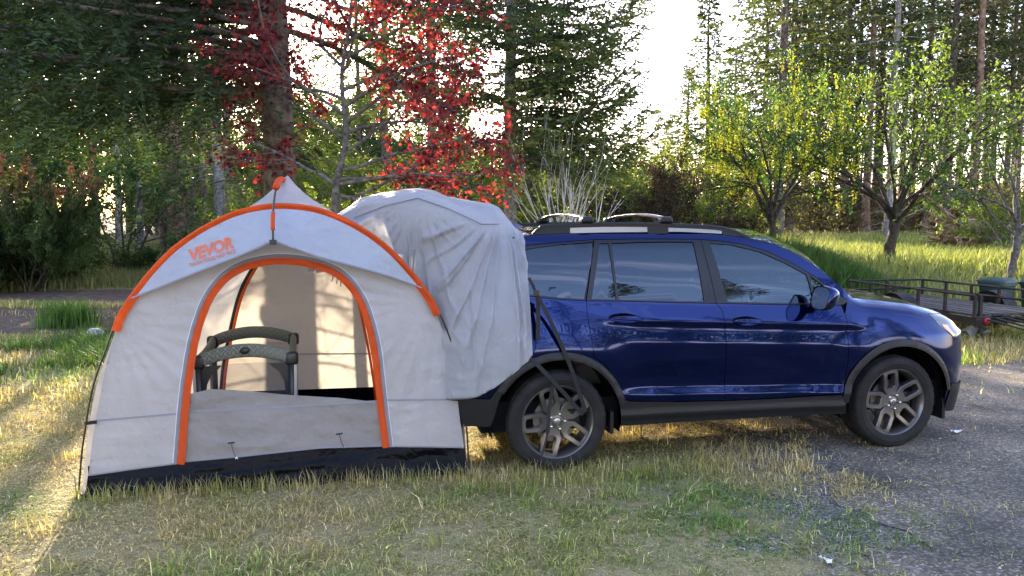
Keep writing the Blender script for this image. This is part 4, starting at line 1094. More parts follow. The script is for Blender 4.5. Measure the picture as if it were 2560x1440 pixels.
# folds fan out from the point where the raised spoiler carries the cloth
th = np.arctan2(Z_ - 1.95, U_ + .33); r_ = np.hypot(Z_ - 1.95, U_ + .33)
nz_ = fbm(th * 3.0 + 5, r_ * 1.5, 77)
ridge = lambda x, w: np.exp(-(np.sin(x) / w) ** 2)
fan = ridge(th * 13 + 2.5 * nz_, .25) * .75 + ridge(th * 7.5 + 1.5 * nz_ + 1, .18) * .9 - .35 + .25 * np.sin(th * 11 + 2 * nz_)
amp = sstep(.10, .35, r_) * (1 - .5 * sstep(.9, 1.3, r_)) * sstep(-.05, .12, 1.80 - Z_ + .0 * U_) * sstep(-1.05, -.75, U_)
disp = .040 * fan * amp
th2 = np.arctan2(Z_ - 2.0, U_ + .97); n2 = fbm(th2 * 3, np.hypot(Z_ - 2.0, U_ + .97) * 2, 13)
disp += .028 * (ridge(th2 * 12 + 4 * n2, .22) - .3 + .3 * np.sin(th2 * 9)) * sstep(.1, .4, np.hypot(Z_ - 2.0, U_ + .97)) * (1 - sstep(-.85, -.55, U_)) * sstep(0, .1, 1.97 - Z_)
# crumples low down and gathers at the hem
disp += .006 * (ridge((U_ * 9 - Z_ * 7) + 6 * fbm(U_ * 4, Z_ * 4, 19), .20) + ridge((U_ * 7 + Z_ * 9) + 6 * fbm(U_ * 5, Z_ * 3, 29), .16)) * sstep(1.45, 1.0, Z_)
disp += .026 * (fbm(U_ * 7 + Z_ * 2.5, Z_ * 5 - U_ * 3, 91) - .5) * sstep(1.5, .9, Z_)
disp += .012 * np.sin(Z_ * 38 + U_ * 30) * sstep(-.30, -.22, U_) * sstep(1.25, 1.5, Z_) + .006 * np.sin(U_ * 120 + Z_ * 8) * sstep(-.30, -.24, U_) * sstep(1.6, 1.7, Z_)
disp += .05 * (fbm(U_ * 6, Z_ * 8, 55) - .5) * sstep(-1.15, -1.4, U_)
G[..., 1] += np.abs(disp) * .3 + disp; G[..., 2] += np.where(V_ < .6, .03 * (fbm(U_ * 5, V_ * 4, 6) - .5), 0)
near = car2t(G[..., 0].ravel(), G[..., 1].ravel(), G[..., 2].ravel())
far = car2t(G[..., 0].ravel(), -G[..., 1].ravel(), G[..., 2].ravel())
F1 = grid_faces(len(uu), 120); _c = G.reshape(-1, 3)[F1].mean(1); V = np.vstack([near, far]); kf = int(np.argmin(abs(uu + 1.10))); F2 = (F1[:, ::-1] + len(near))[(F1 // 120).min(1) >= kf]
slv = link('car_sleeve', mesh_np('car_sleeve', V, np.vstack([F1[~((_c[:, 0] < -.99) & (_c[:, 2] < 1.45))], F2]), True), M_slv, TENT)
# seams on the sleeve
def on_slv(iu, iq0, iq1, w=1):
    pts = np.array([G[int(np.argmin(abs(uu - u))), int(k_)] for u, k_ in zip(iu, np.linspace(iq0, iq1, len(iu)))]); pts[:, 1] += .006
    return car2t(pts[:, 0], pts[:, 1], pts[:, 2])
MB().add(*tube(on_slv(np.linspace(-.99, -1.06, 12), 57, 100), .005, 5)).build('seam', M_seam, slv, smooth=True)
MB().add(*tube(car2t(uu[56:230], shv[56:230] + .012, shz[56:230] + .004), .004, 5)).build('seam', M_seam, slv, smooth=True)

# webbing straps hooked to the rear wheel
def strap(pts, w, name='strap', twist=0):
    pts = np.asarray(pts, float); P = catmull(pts, 6) if len(pts) > 2 else resample(pts, .05)
    t = np.gradient(P[:, [0, 2]], axis=0); t /= np.linalg.norm(t, axis=1)[:, None] + 1e-9
    n = np.stack([-t[:, 1], t[:, 0]], 1) * w / 2
    Lq = P.copy(); Rq = P.copy(); Lq[:, [0, 2]] += n; Rq[:, [0, 2]] -= n
    T3 = lambda Q: car2t(Q[:, 0], Q[:, 1], Q[:, 2])
    A_, B_ = T3(Lq), T3(Rq); Lb = Lq.copy(); Rb = Rq.copy(); Lb[:, 1] -= .003; Rb[:, 1] -= .003
    C_, D_ = T3(Lb), T3(Rb); m = len(P)
    V = np.stack([A_, B_, D_, C_], 1).reshape(-1, 3)
    F = [(i * 4 + j, i * 4 + (j + 1) % 4, (i + 1) * 4 + (j + 1) % 4, (i + 1) * 4 + j) for i in range(m - 1) for j in range(4)] + [(0, 1, 2, 3), ((m - 1) * 4, (m - 1) * 4 + 1, (m - 1) * 4 + 2, (m - 1) * 4 + 3)]
    MB().add(V, F).build(name, M_web, TENT)
strap([(-.235, 1.01, 1.43), (-.20, 1.02, 1.36), (-.185, 1.025, 1.31)], .022)
V, F = rbox((-.205, 1.020, 1.30), (-.165, 1.036, 1.345), .004); V = car2t(V[:, 0], V[:, 1], V[:, 2]); MB().add(V, F).build('buckle', M_pole, TENT)
strap([(-.175, 1.025, 1.31), (-.168, 1.02, 1.15), (-.170, 1.015, .99)], .030)
strap([(-.178, 1.028, 1.31), (-.05, 1.03, 1.06), (.075, 1.02, .78), (.16, .985, .56), (.205, .965, .44)], .028)
strap([(-.225, 1.01, .865), (-.12, 1.02, .76), (-.01, 1.01, .64), (.09, .985, .53), (.185, .965, .42)], .030)
strap([(-.055, 1.0, .66), (-.075, .985, .48), (-.085, .978, .30)], .026)
strap([(-.085, .978, .30), (-.105, .975, .22), (-.135, .985, .12)], .014)

# ------------------------------------------------------------------ travel cot inside the tent
PEN_C = np.array([-2.005, 5.70]); PEN_D = np.array([-.262, .965]); PEN_N = np.array([.965, .262])
PEN = empty('travel_cot', (PEN_C[0], PEN_C[1], .012), math.atan2(PEN_N[1], PEN_N[0]), 'folding travel cot with patterned top rails standing inside the tent', 'travel cot')
M_pat = bpy.data.materials.new('diamond_print_cloth'); M_pat.use_nodes = True
nt = M_pat.node_tree; bs = nt.nodes['Principled BSDF']; bs.inputs['Roughness'].default_value = .85
uvn = nt.nodes.new('ShaderNodeUVMap'); mp = nt.nodes.new('ShaderNodeMapping'); mp.inputs['Rotation'].default_value = (0, 0, R(45)); mp.inputs['Scale'].default_value = (25, 25, 1)
fr = nt.nodes.new('ShaderNodeVectorMath'); fr.operation = 'FRACTION'; sb = nt.nodes.new('ShaderNodeVectorMath'); sb.operation = 'SUBTRACT'; sb.inputs[1].default_value = (.5, .5, 0)
ab_ = nt.nodes.new('ShaderNodeVectorMath'); ab_.operation = 'ABSOLUTE'; sx = nt.nodes.new('ShaderNodeSeparateXYZ'); mxm = nt.nodes.new('ShaderNodeMath'); mxm.operation = 'MAXIMUM'
rp_ = nt.nodes.new('ShaderNodeValToRGB'); rp_.color_ramp.interpolation = 'CONSTANT'
el = rp_.color_ramp.elements; el[0].position = 0; el[0].color = (.30, .32, .08, 1); el[1].position = .09; el[1].color = (.02, .022, .03, 1)
for ps, c in ((.17, (.30, .26, .20, 1)), (.23, (.05, .16, .18, 1)), (.31, (.025, .026, .034, 1)), (.40, (.30, .265, .205, 1))):
    e = el.new(ps); e.color = c
for a_, b_ in ((uvn.outputs[0], mp.inputs[0]), (mp.outputs[0], fr.inputs[0]), (fr.outputs[0], sb.inputs[0]), (sb.outputs[0], ab_.inputs[0]), (ab_.outputs[0], sx.inputs[0]), (sx.outputs[0], mxm.inputs[0]), (sx.outputs[1], mxm.inputs[1]), (mxm.outputs[0], rp_.inputs[0]), (rp_.outputs[0], bs.inputs['Base Color'])):
    nt.links.new(a_, b_)
M_mesh = bpy.data.materials.new('cot_netting'); M_mesh.use_nodes = True
nt = M_mesh.node_tree; nt.nodes.clear(); o_ = nt.nodes.new('ShaderNodeOutputMaterial'); t_ = nt.nodes.new('ShaderNodeBsdfTransparent'); d_ = nt.nodes.new('ShaderNodeBsdfDiffuse'); d_.inputs[0].default_value = (.10, .10, .11, 1); x_ = nt.nodes.new('ShaderNodeMixShader'); x_.inputs[0].default_value = .30
nt.links.new(t_.outputs[0], x_.inputs[1]); nt.links.new(d_.outputs[0], x_.inputs[2]); nt.links.new(x_.outputs[0], o_.inputs[0])
M_cotblk = mat('cot_black_plastic', (.015, .015, .017), .4)
M_cotbeige = mat('cot_beige_edge', (.42, .37, .30), .8)
PW, PL, PH = .335, 1.0, .80
def cot_rail(p0, p1, sag, nm='top_rail'):
    p0 = np.array(p0, float); p1 = np.array(p1, float); t = np.linspace(0, 1, 25); Lr = np.linalg.norm(p1 - p0)
    c = p0 + (p1 - p0) * t[:, None]; c[:, 2] += sag * np.sin(np.pi * t) ** .8
    d = (p1 - p0) / Lr; s2 = np.cross(d, [0, 0, 1.0]); a = np.linspace(0, 2 * np.pi, 17); V = []; UV = []
    for i in range(25):
        for j, x in enumerate(a):
            V.append(c[i] + s2 * .028 * math.cos(x) + np.array([0, 0, 1]) * .052 * math.sin(x)); UV.append((t[i] * Lr, j / 16 * .26))
    F = grid_faces(25, 17); me = mesh_np(nm, np.array(V), F, True)
    uvl = me.uv_layers.new(name='UVMap'); li = np.zeros(len(me.loops), np.int32); me.loops.foreach_get('vertex_index', li)
    uvl.data.foreach_set('uv', np.array(UV, np.float32)[li].ravel())
    return link(nm, me, M_pat, PEN)
cot_rail((-PW, 0, PH - .03), (PW, 0, PH - .03), .075); cot_rail((-PW, PL, PH - .03), (PW, PL, PH - .03), .075)
for sg in (-1, 1): cot_rail((sg * PW, .02, PH - .03), (sg * PW, PL - .02, PH - .03), -.02)
for x in (-PW, PW):
    for y in (0, PL):
        V, F = rbox((x - .05, y - .035, PH - .085), (x + .05, y + .035, PH + .025), .028, 3); V = V.copy()
        MB().add(V, F).build('corner_cap', M_cotblk, PEN, smooth=True)
        MB().add(*tube([(x, y, PH - .05), (x * .99, y, .4), (x * .97, y, .03)], .028, 10)).build('corner_post', M_cotblk, PEN, smooth=True)
        MB().add(*beam((x * 1.08, y - .02, PH - .05), (x * 1.04, y - .02, .05), .010, .02)).build('edge_binding', M_cotbeige, PEN)
V, F = lathe([(.0, -.012), (.030, -.012), (.036, -.004), (.036, .01)], 24); V = V * [1, 1, .72] + [0, -.033, PH + .048]; MB().add(V, F).build('badge', M_cotblk, PEN, smooth=True)
for y in (0.0, PL):
    MB().add([(-PW, y, .1), (PW, y, .1), (PW, y, PH - .05), (-PW, y, PH - .05)], [(0, 1, 2, 3)]).build('netting', M_mesh, PEN)
for x in (-PW, PW):
    MB().add([(x, 0, .1), (x, PL, .1), (x, PL, PH - .05), (x, 0, PH - .05)], [(0, 1, 2, 3)]).build('netting', M_mesh, PEN)
for sg in (-1, 1):
    V = []
    for k_ in np.linspace(0, 1, 10):
        zz = .12 + (PH - .18) * k_; w_ = .05 + .12 * (2 * k_ - 1) ** 4
        V += [(sg * PW, -.006, zz), (sg * (PW - w_), -.006, zz)]
    MB().add(V, [(2 * i, 2 * i + 1, 2 * i + 3, 2 * i + 2) for i in range(9)]).build('side_facing', M_cotblk, PEN)
V, F = rbox((-PW, 0, .05), (PW, PL, .12), .02, 2); MB().add(V, F).build('base_mat', M_cotblk, PEN)

# ------------------------------------------------------------------ trees
def leaf_mat(name, trans, tcol, rough=.55, spec=.3):
    return mat(name, (.1, .2, .05), rough, 0, spec, attr='tint', trans=(trans, None, tcol))
M_needle = leaf_mat('conifer_needles', .34, (1.9, 1.55, .75), .6, .25)
M_leaf = leaf_mat('green_leaves', .48, (1.6, 1.5, .7), .5, .3)
M_red = leaf_mat('red_leaves', .52, (2.3, 1.5, 1.3), .5, .3)
M_petal = leaf_mat('yellow_petals', .40, (.85, .85, .6), .6, .2)
M_bark = mat('fir_bark', (.10, .075, .055), .92, 0, .2, var=(7, 7, (.035, .026, .020), (.165, .130, .100), .34, .66), bump=(22, 1.0, .03, 6))
M_barkgrey = mat('grey_bark', (.2, .19, .17), .9, 0, .2, var=(14, 6, (.09, .083, .072), (.30, .28, .25)), bump=(30, .7, .015))
M_barkmid = mat('grey_brown_bark', (.1, .09, .08), .9, 0, .2, var=(14, 6, (.045, .040, .036), (.16, .145, .13)), bump=(30, .7, .015))
M_barkpale = mat('pale_bark', (.5, .47, .43), .85, 0, .25, var=(9, 5, (.30, .28, .25), (.62, .58, .54)), bump=(30, .4, .01))
M_barkred = mat('red_brown_bark', (.16, .10, .07), .92, 0, .2, var=(6, 6, (.07, .043, .03), (.26, .165, .115)), bump=(24, .9, .03, 6))
M_barkdark = mat('dark_bark', (.05, .04, .032), .92, 0, .2, var=(9, 6, (.022, .018, .014), (.09, .072, .056)), bump=(30, .9, .02))

def norm(a): return a / (np.linalg.norm(a, axis=-1, keepdims=True) + 1e-12)

def trunk_tube(mb, P, r, n=10, rough=.06, seed=0):
    V, F = tube(P, r, n, cap=False)
    rg = np.random.default_rng(seed); c = np.repeat(np.asarray(P, float), n, 0)
    V = c + (V - c) * (1 + rough * rg.normal(size=(len(V), 1)))
    mb.add(V, F)

def tufts(O, D, S, Ls, l, w, rg, step, spread=.62, fuzz=.28, droop=.10, col=None):
    """cover twigs (origin, direction, side, length) with small needle sprays; returns V, F, C"""
    m = np.maximum(2, (Ls / step).astype(int)); idx = np.repeat(np.arange(len(O)), m)
    k = np.concatenate([np.arange(x) for x in m]); t = (k + .4) / m[idx]
    p = O[idx] + D[idx] * (t * Ls[idx])[:, None]; p[:, 2] -= droop * (t * Ls[idx]) ** 2
    out = []; cl = []
    for sg in (-1, 1):
        d = D[idx] * .70 + S[idx] * (sg * spread) + rg.normal(size=p.shape) * fuzz
        d = norm(d); ll = l * (.75 + .5 * rg.random(len(p))) * (1 - .35 * t)
        pr = norm(np.cross(d, rg.normal(size=p.shape))) * (w * (.7 + .6 * rg.random(len(p))))[:, None] / 2
        mid = p + d * (ll * .45)[:, None]
        out.append(np.stack([p, mid + pr, p + d * ll[:, None], mid - pr], 1))
        cl.append((idx, t))
    V = np.concatenate(out).reshape(-1, 3); n = len(V) // 4
    F = np.arange(n * 4).reshape(n, 4)
    ii = np.concatenate([c[0] for c in cl]); tt = np.concatenate([c[1] for c in cl])
    return V, F, ii, tt

def conifer(seed, H, r0, zc, Lmax, nb, tl=.10, tw=.022, tstep=.055, twstep=.11, droop=.35, lift=.15, az=None, dead=0, zdead=1.0, lean=(0, 0), base=(.030, .050, .020), tip=(.075, .095, .030), shape=.8, ntr=14, topr=.02, wander=.02, maxz=None, Lmin=.35, tipl=.12, upturn=.22, axis=False):
    rg = np.random.default_rng(seed)
    z = np.linspace(0, H, ntr); tr = np.stack([lean[0] * z + wander * rg.normal(size=ntr).cumsum() * (z > 0), lean[1] * z + wander * rg.normal(size=ntr).cumsum() * (z > 0), z], 1)
    rad = r0 * (1 - z / H) ** .8 + topr; rad[0] *= 1.25
    wood = MB(); trunk_tube(wood, tr, rad, 12, .05, seed)
    at = lambda zz: np.array([np.interp(zz, z, tr[:, 0]), np.interp(zz, z, tr[:, 1]), zz])
    O = []; D = []; S = []; Ls = []; TI = []
    for b in range(nb):
        zz = zc + (min(H * .985, maxz or 1e9) - zc) * ((b + rg.random()) / nb) ** .95
        a = az(rg, zz) if az else b * 2.39996 + rg.normal() * .35
        f = (H - zz) / (H - zc); L_ = max(Lmin, Lmax * f ** shape * (.72 + .5 * rg.random()))
        h = np.array([math.cos(a), math.sin(a), 0]); n = 7; t = np.linspace(0, 1, n)
        up = lift + .5 * (1 - f) * .8
        curve = (up * t - droop * f * t ** 1.6 + upturn * droop * np.clip(t - .5, 0, 1) ** 2 * 4) * L_
        side = np.cross([0, 0, 1.0], h)
        ax = at(zz) + h * (t * L_)[:, None] + np.stack([np.zeros(n), np.zeros(n), curve], 1) + side * (rg.normal() * .08 * L_ * t ** 2)[:, None]
        r_b = max(.005, .0085 * L_ + .003) * (1 - t) ** .7 + .003
        V, F = tube(ax, r_b, 5, cap=False); wood.add(V, F)
        dax = norm(np.gradient(ax, axis=0))
        nt_ = max(4, int(L_ / twstep)); tt = np.linspace(.10, .99, nt_) ** .85
        tt = np.clip(tt + rg.normal(size=nt_) * .02, .06, .99)
        pp = np.stack([np.interp(tt, t, ax[:, k]) for k in range(3)], 1); dd = norm(np.stack([np.interp(tt, t, dax[:, k]) for k in range(3)], 1))
        sg = np.where(np.arange(nt_) % 2 == 0, 1.0, -1.0)
        ph = R(52) + rg.normal(size=nt_) * .18
        tv = dd * np.cos(ph)[:, None] + side * (sg * np.sin(ph))[:, None]; tv[:, 2] -= .18 + .22 * rg.random(nt_)
        O.append(pp); D.append(norm(tv)); S.append(norm(np.cross(tv, np.array([0, 0, 1.0]) + .3 * rg.normal(size=(nt_, 3)))))
        Ls.append((.46 * L_ * (1 - tt) ** .7 + tipl + .05 * rg.random(nt_)) * (.75 + .5 * rg.random(nt_))); TI.append(tt)
        if axis:
            sg_ = np.diff(ax, axis=0); sl_ = np.linalg.norm(sg_, axis=1)
            O.append(ax[1:-1]); D.append(norm(sg_[1:])); S.append(np.tile(side, (n - 2, 1))); Ls.append(sl_[1:]); TI.append(t[1:-1])
        O.append(ax[-2:-1]); D.append(dax[-1:]); S.append(side[None]); Ls.append(np.array([L_ * .22])); TI.append(np.array([1.0]))
    for b in range(dead):
        zz = zdead + (zc - zdead) * rg.random(); a = rg.random() * 6.283; L_ = .5 + 1.3 * rg.random()
        h = np.array([math.cos(a), math.sin(a), -.15 + .3 * rg.random()]); t = np.linspace(0, 1, 5)
        ax = at(zz) + h * (t * L_)[:, None] + np.stack([np.zeros(5), np.zeros(5), -.25 * L_ * t ** 2], 1) + rg.normal(size=(5, 3)) * .03 * t[:, None]
        V, F = tube(ax, .014 * (1 - t) + .003, 4, cap=False); wood.add(V, F)
        for q in range(4):
            s0 = ax[1 + rg.integers(0, 4)]; V, F = tube([s0, s0 + rg.normal(size=3) * .22 + h * .15], [.005, .002], 3, cap=False); wood.add(V, F)
    wm = wood.mesh('trunk', True)
    O = np.vstack(O); D = np.vstack(D); S = np.vstack(S); Ls = np.concatenate(Ls); TI = np.concatenate(TI)
    V, F, ii, tt = tufts(O, D, S, Ls, tl, tw, rg, tstep)
    cm = mesh_np('crown', V, F)
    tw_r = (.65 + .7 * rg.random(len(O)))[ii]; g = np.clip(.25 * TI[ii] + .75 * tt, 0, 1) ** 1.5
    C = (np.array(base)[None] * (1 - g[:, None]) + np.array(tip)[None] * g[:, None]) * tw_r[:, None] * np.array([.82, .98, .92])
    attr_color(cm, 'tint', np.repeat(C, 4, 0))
    return wm, cm

LEAF_OVAL = (np.array([(0, 0, 0), (.30, .22, .03), (.62, .20, .02), (1, 0, -.08), (.62, -.20, .02), (.30, -.22, .03)]), [(0, 1, 2, 3), (0, 3, 4, 5)])
LEAF_KITE = (np.array([(0, 0, 0), (.45, .30, .06), (1, 0, -.05), (.45, -.30, .06)]), [(0, 1, 2), (0, 2, 3)])
LEAF_LONG = (np.array([(0, 0, 0), (.45, .14, .03), (1, 0, -.15), (.45, -.14, .03)]), [(0, 1, 2), (0, 2, 3)])
_pa = [(-100, .30), (-62, .72), (-45, .42), (-22, .95), (-9, .55), (0, 1.15), (9, .55), (22, .95), (45, .42), (62, .72), (100, .30)]
LEAF_PALM = (np.array([(0, 0, 0)] + [(.15 + r * .8 * math.cos(R(a)), r * .8 * math.sin(R(a)), -.10 * r * r) for a, r in _pa]), [(0, i, i + 1) for i in range(1, 11)])

def leaves(P, Dr, size, tmpl, rg, col, colvar=.3, up=.6, down=.25, hues=None):
    n = len(P); tv, tf = tmpl; m = len(tv)
    x = norm(Dr + rg.normal(size=(n, 3)) * .55 - np.array([0, 0, down])); nn = norm(np.array([0, 0, up]) + rg.normal(size=(n, 3)) * .75)
    y = norm(np.cross(nn, x)); z = np.cross(x, y); s = size * (.65 + .7 * rg.random(n))
    V = P[:, None, :] + s[:, None, None] * (tv[None, :, :1] * x[:, None] + tv[None, :, 1:2] * y[:, None] + tv[None, :, 2:] * z[:, None])
    k = len(tf[0]); F = (np.arange(n)[:, None, None] * m + np.array(tf)[None]).reshape(-1, k)
    C = np.asarray(col, float)
    if C.ndim == 1: C = np.tile(C, (n, 1))
    C = C * np.exp(colvar * rg.normal(size=(n, 1))) * np.array([.80, .92, .85])
    return V.reshape(-1, 3), F, np.repeat(C, m, 0)

def grow(rg, wood, start, d, L_, r_, depth, maxd, nch, spread, ratio, grav, twigs, seg=7, nside=6, bend=.22, t0=.25, upk=.15):
    t = np.linspace(0, 1, seg); d = norm(np.asarray(d, float)); P = [np.asarray(start, float)]
    dd = d.copy()
    for i in range(1, seg):
        dd = norm(dd + rg.normal(size=3) * bend * .5 + np.array([0, 0, upk - grav * depth]) * (1 / seg))
        P.append(P[-1] + dd * L_ / (seg - 1))
    P = np.array(P); rr = r_ * (1 - .62 * t) if depth < maxd else r_ * (1 - .8 * t) + .0015
    V, F = tube(P, rr, max(3, nside - depth), cap=False); wood.add(V, F)
    if depth >= maxd - 1: twigs.append((P, dd, L_, depth))
    if depth < maxd:
        n = nch[depth] if isinstance(nch, (list, tuple)) else nch
        for k in range(n):
            tt = t0 + (1 - t0) * (k + rg.random()) / n; p = np.array([np.interp(tt, t, P[:, j]) for j in range(3)])
            i = min(seg - 2, int(tt * (seg - 1))); ax = norm(P[i + 1] - P[i]); a = rg.random() * 6.283; x, y = frame_of(ax)
            sp = spread * (.75 + .5 * rg.random()); nd = ax * math.cos(sp) + (x * math.cos(a) + y * math.sin(a)) * math.sin(sp)
            rk = float(np.interp(tt, t, rr))
            grow(rg, wood, p, nd, L_ * ratio * (.7 + .6 * rg.random()) * (1.15 - .45 * tt), rk * .62, depth + 1, maxd, nch, spread, ratio, grav, twigs, max(4, seg - 1), nside, bend, .2, upk)

def leafpts(twigs, per_m, rg, t0=.15, clump=1, jit=.03, start_depth=None):
    P = []; D = []
    for (Q, dd, L_, dp) in twigs:
        n = max(1, int(per_m * L_ * (.7 + .6 * rg.random())))
        t = t0 + (1 - t0) * rg.random(n) ** .8; k = np.linspace(0, 1, len(Q))
        p = np.stack([np.interp(t, k, Q[:, j]) for j in range(3)], 1)
        for c in range(clump):
            P.append(p + rg.normal(size=p.shape) * jit); D.append(np.tile(dd, (n, 1)) * .6 + rg.normal(size=p.shape) * .6)
    return np.vstack(P), np.vstack(D)

def plant(name, label, cat, loc, wm, cms, bark, leafm, group=None, rz=0.0, sc=1.0, tilt=0.0, crown='crown', trunk='trunk'):
    z = gz1(loc[0], loc[1]) - .03 if len(loc) < 3 else loc[2]
    e = empty(name, (loc[0], loc[1], z), rz, label, cat, group); e.scale = (sc, sc, sc) if np.isscalar(sc) else sc
    e.rotation_euler = (tilt, 0, rz)
    if wm is not None: link(trunk, wm, bark, e)
    for cm, m, nm in (cms if isinstance(cms, list) else [(cms, leafm, crown)]):
        link(nm, cm, m, e)
    return e
def PX(px, Y): return (px - 1280) / 1917.4 * Y

# the big fir behind the tent: bare thick bole, long drooping limbs to the left
def az_big(rg, z):
    return R(180) + rg.normal() * .75 if rg.random() < .74 else rg.random() * 6.283
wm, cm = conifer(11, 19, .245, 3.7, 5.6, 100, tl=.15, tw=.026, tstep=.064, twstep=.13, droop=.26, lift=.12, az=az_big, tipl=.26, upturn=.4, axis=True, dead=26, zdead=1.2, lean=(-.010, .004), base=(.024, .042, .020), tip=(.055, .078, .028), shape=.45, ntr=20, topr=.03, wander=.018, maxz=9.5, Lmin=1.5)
big = plant('fir_tree', 'big old fir with thick mossy bare bole right behind the tent peak', 'tree', (PX(704, 12.0), 12.0), wm, cm, M_bark, M_needle)
# moss pads and knots on its bole
mb = MB(); rg = np.random.default_rng(5)
for (z, a, s) in ((2.55, -1.45, .085), (2.38, -1.9, .05), (2.62, -2.2, .045), (3.3, 3.0, .09), (2.75, 2.7, .12), (2.2, 3.1, .10)):
    V, F = lathe([(0.001, .5), (.55, .42), (.9, .18), (1.0, -.2)], 12); V = V * s
    V = V * (1 + .15 * rg.normal(size=(len(V), 1)))
    c, s_ = math.cos(a - math.pi / 2), math.sin(a - math.pi / 2)
    W = np.stack([V[:, 0] * c - V[:, 1] * s_, V[:, 0] * s_ + V[:, 1] * c, V[:, 2] * 1.3], 1) + np.array([.235 * math.cos(a), .235 * math.sin(a), z])
    mb.add(W, F)
mb.build('moss', mat('moss', (.05, .055, .012), .95, bump=(60, 1, .02)), big, smooth=True)

# red-leaved maple between the fir and the car
rg = np.random.default_rng(23); wood = MB(); tw = []
mx0 = PX(850, 9.9)
stem = catmull(np.array([(0, 0, 0), (-.03, 0, .9), (-.06, .02, 1.9), (-.03, .03, 2.35), (.10, .04, 2.95), (.06, .03, 3.7), (.20, .02, 4.6), (.14, .0, 5.6)]), 6)
trunk_tube(wood, stem, np.linspace(.070, .012, len(stem)), 10, .04, 3)
def limb(p, d, L_, r_, nch=(5, 4), maxd=3, spread=R(42), ratio=.55, grav=.10): grow(rg, wood, p, d, L_, r_, 1, maxd, [0, *nch], spread, ratio, grav, tw, 8, 7, .25, .2, .10)
at = lambda z: np.array([np.interp(z, stem[:, 2], stem[:, 0]), np.interp(z, stem[:, 2], stem[:, 1]), z])
for z, d, L_, r_ in ((2.30, (-.75, -.1, .62), 1.4, .030), (2.32, (.90, -.15, .25), 1.6, .030), (2.75, (.7, .4, .45), 1.5, .026), (2.9, (-.75, .3, .50), 1.6, .026), (3.1, (.85, -.1, .45), 1.6, .026), (3.2, (-.85, -.25, .40), 1.8, .026),
                       (3.5, (.75, .35, .55), 1.4, .024), (3.7, (.5, -.5, .6), 1.3, .022), (3.8, (-.7, .2, .6), 1.7, .024), (4.1, (.8, 0, .55), 1.4, .022), (4.3, (-.5, -.4, .7), 1.4, .02), (4.5, (.6, .3, .7), 1.3, .02), (5.0, (.2, -.2, 1), 1.1, .016), (4.8, (-.7, 0, .7), 1.5, .018), (2.5, (.9, -.35, .15), 1.8, .026), (3.0, (.95, .1, .28), 1.9, .026), (3.3, (.8, -.4, .4), 1.6, .024), (2.4, (.95, .1, .20), 2.0, .026), (2.2, (.97, -.1, .12), 2.3, .026), (2.1, (.9, .3, .15), 2.1, .024), (3.9, (.9, -.1, .35), 1.7, .022), (3.4, (-.95, .1, .2), 1.7, .024), (4.5, (-.9, -.1, .4), 1.7, .02)):
    limb(at(z), d, L_, r_)
wm = wood.mesh('trunk', True)
P, D = leafpts(tw, 33, rg, .05, 2, .04)
keep = rg.random(len(P)) < np.where(P[:, 0] < -.2, 1.0, .85) * np.where(fbm(P[:, 0] * 1.6 + 9, P[:, 2] * 2.2 + P[:, 1], 8, 3) > .46, .75, .38); P, D = P[keep], D[keep]
mixc = rg.random((len(P), 1)); col = np.array([.050, .006, .014]) * (1 - mixc ** 1.5) + np.array([.33, .040, .034]) * mixc ** 1.5
V, F, C = leaves(P, D, .060, LEAF_PALM, rg, col, .25, .5, .45)
cm = mesh_np('crown', V, F); attr_color(cm, 'tint', C)
plant('red_maple', 'slender maple with dark red leaves behind the tent and sleeve', 'tree', (mx0, 9.9), wm, cm, M_barkmid, M_red)

# fir in the middle with sweeping boughs
def az_mid(rg, z): return (rg.random() * 6.283 if rg.random() < .55 else R(-10) + rg.normal() * .55)
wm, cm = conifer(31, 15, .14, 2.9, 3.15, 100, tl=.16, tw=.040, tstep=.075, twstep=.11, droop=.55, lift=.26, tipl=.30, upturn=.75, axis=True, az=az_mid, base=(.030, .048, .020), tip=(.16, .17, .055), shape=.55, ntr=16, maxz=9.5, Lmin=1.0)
plant('fir_tree', 'dense fir with sweeping upturned boughs beside the open sky, behind the sleeve', 'tree', (PX(1275, 17), 17), wm, cm, M_barkgrey, M_needle)

# --- left: understorey tree, pink-tipped shrub, dark shrubs
def bushy(seed, nst, H, spread, leafsz, tmpl, per_m, col, nch=(5, 4), maxd=3, r0=.03, ratio=.6, clump=2, top=None, lean=.5, colvar=.3, jit=.05, base_r=.3, up=.5, bend=.22, upk=.15, minz=0):
    rg = np.random.default_rng(seed); wood = MB(); tw = []
    for k in range(nst):
        a = 6.283 * (k + rg.random() * .6) / nst; p = np.array([math.cos(a), math.sin(a), 0]) * base_r * rg.random()
        d = np.array([math.cos(a) * lean, math.sin(a) * lean, 1.0]) + rg.normal(size=3) * .15
        grow(rg, wood, p, d, H * (.55 + .3 * rg.random()), r0, 1, maxd, [0, *nch], spread, ratio, .03, tw, 7, 6, bend, .22, upk)
    P, D = leafpts(tw, per_m, rg, .1, clump, jit)
    P[:, 2] = np.maximum(P[:, 2], .05)
    if minz:
        k = P[:, 2] + .4 * rg.normal(size=len(P)) > minz; P, D = P[k], D[k]
    C = np.tile(np.array(col[0]), (len(P), 1)); q = rg.random((len(P), 1)); C = C * (1 - q) + np.array(col[1]) * q
    if top is not None:
        h = (P[:, 2] / P[:, 2].max()); out = sstep(top[1], top[2], h + .10 * rg.normal(size=len(P)))[:, None]; C = C * (1 - out) + np.array(top[0]) * out
    V, F, Cc = leaves(P, D, leafsz, tmpl, rg, C, colvar, up)
    cm = mesh_np('crown', V, F); attr_color(cm, 'tint', Cc)
    return wood.mesh('trunk', True), cm
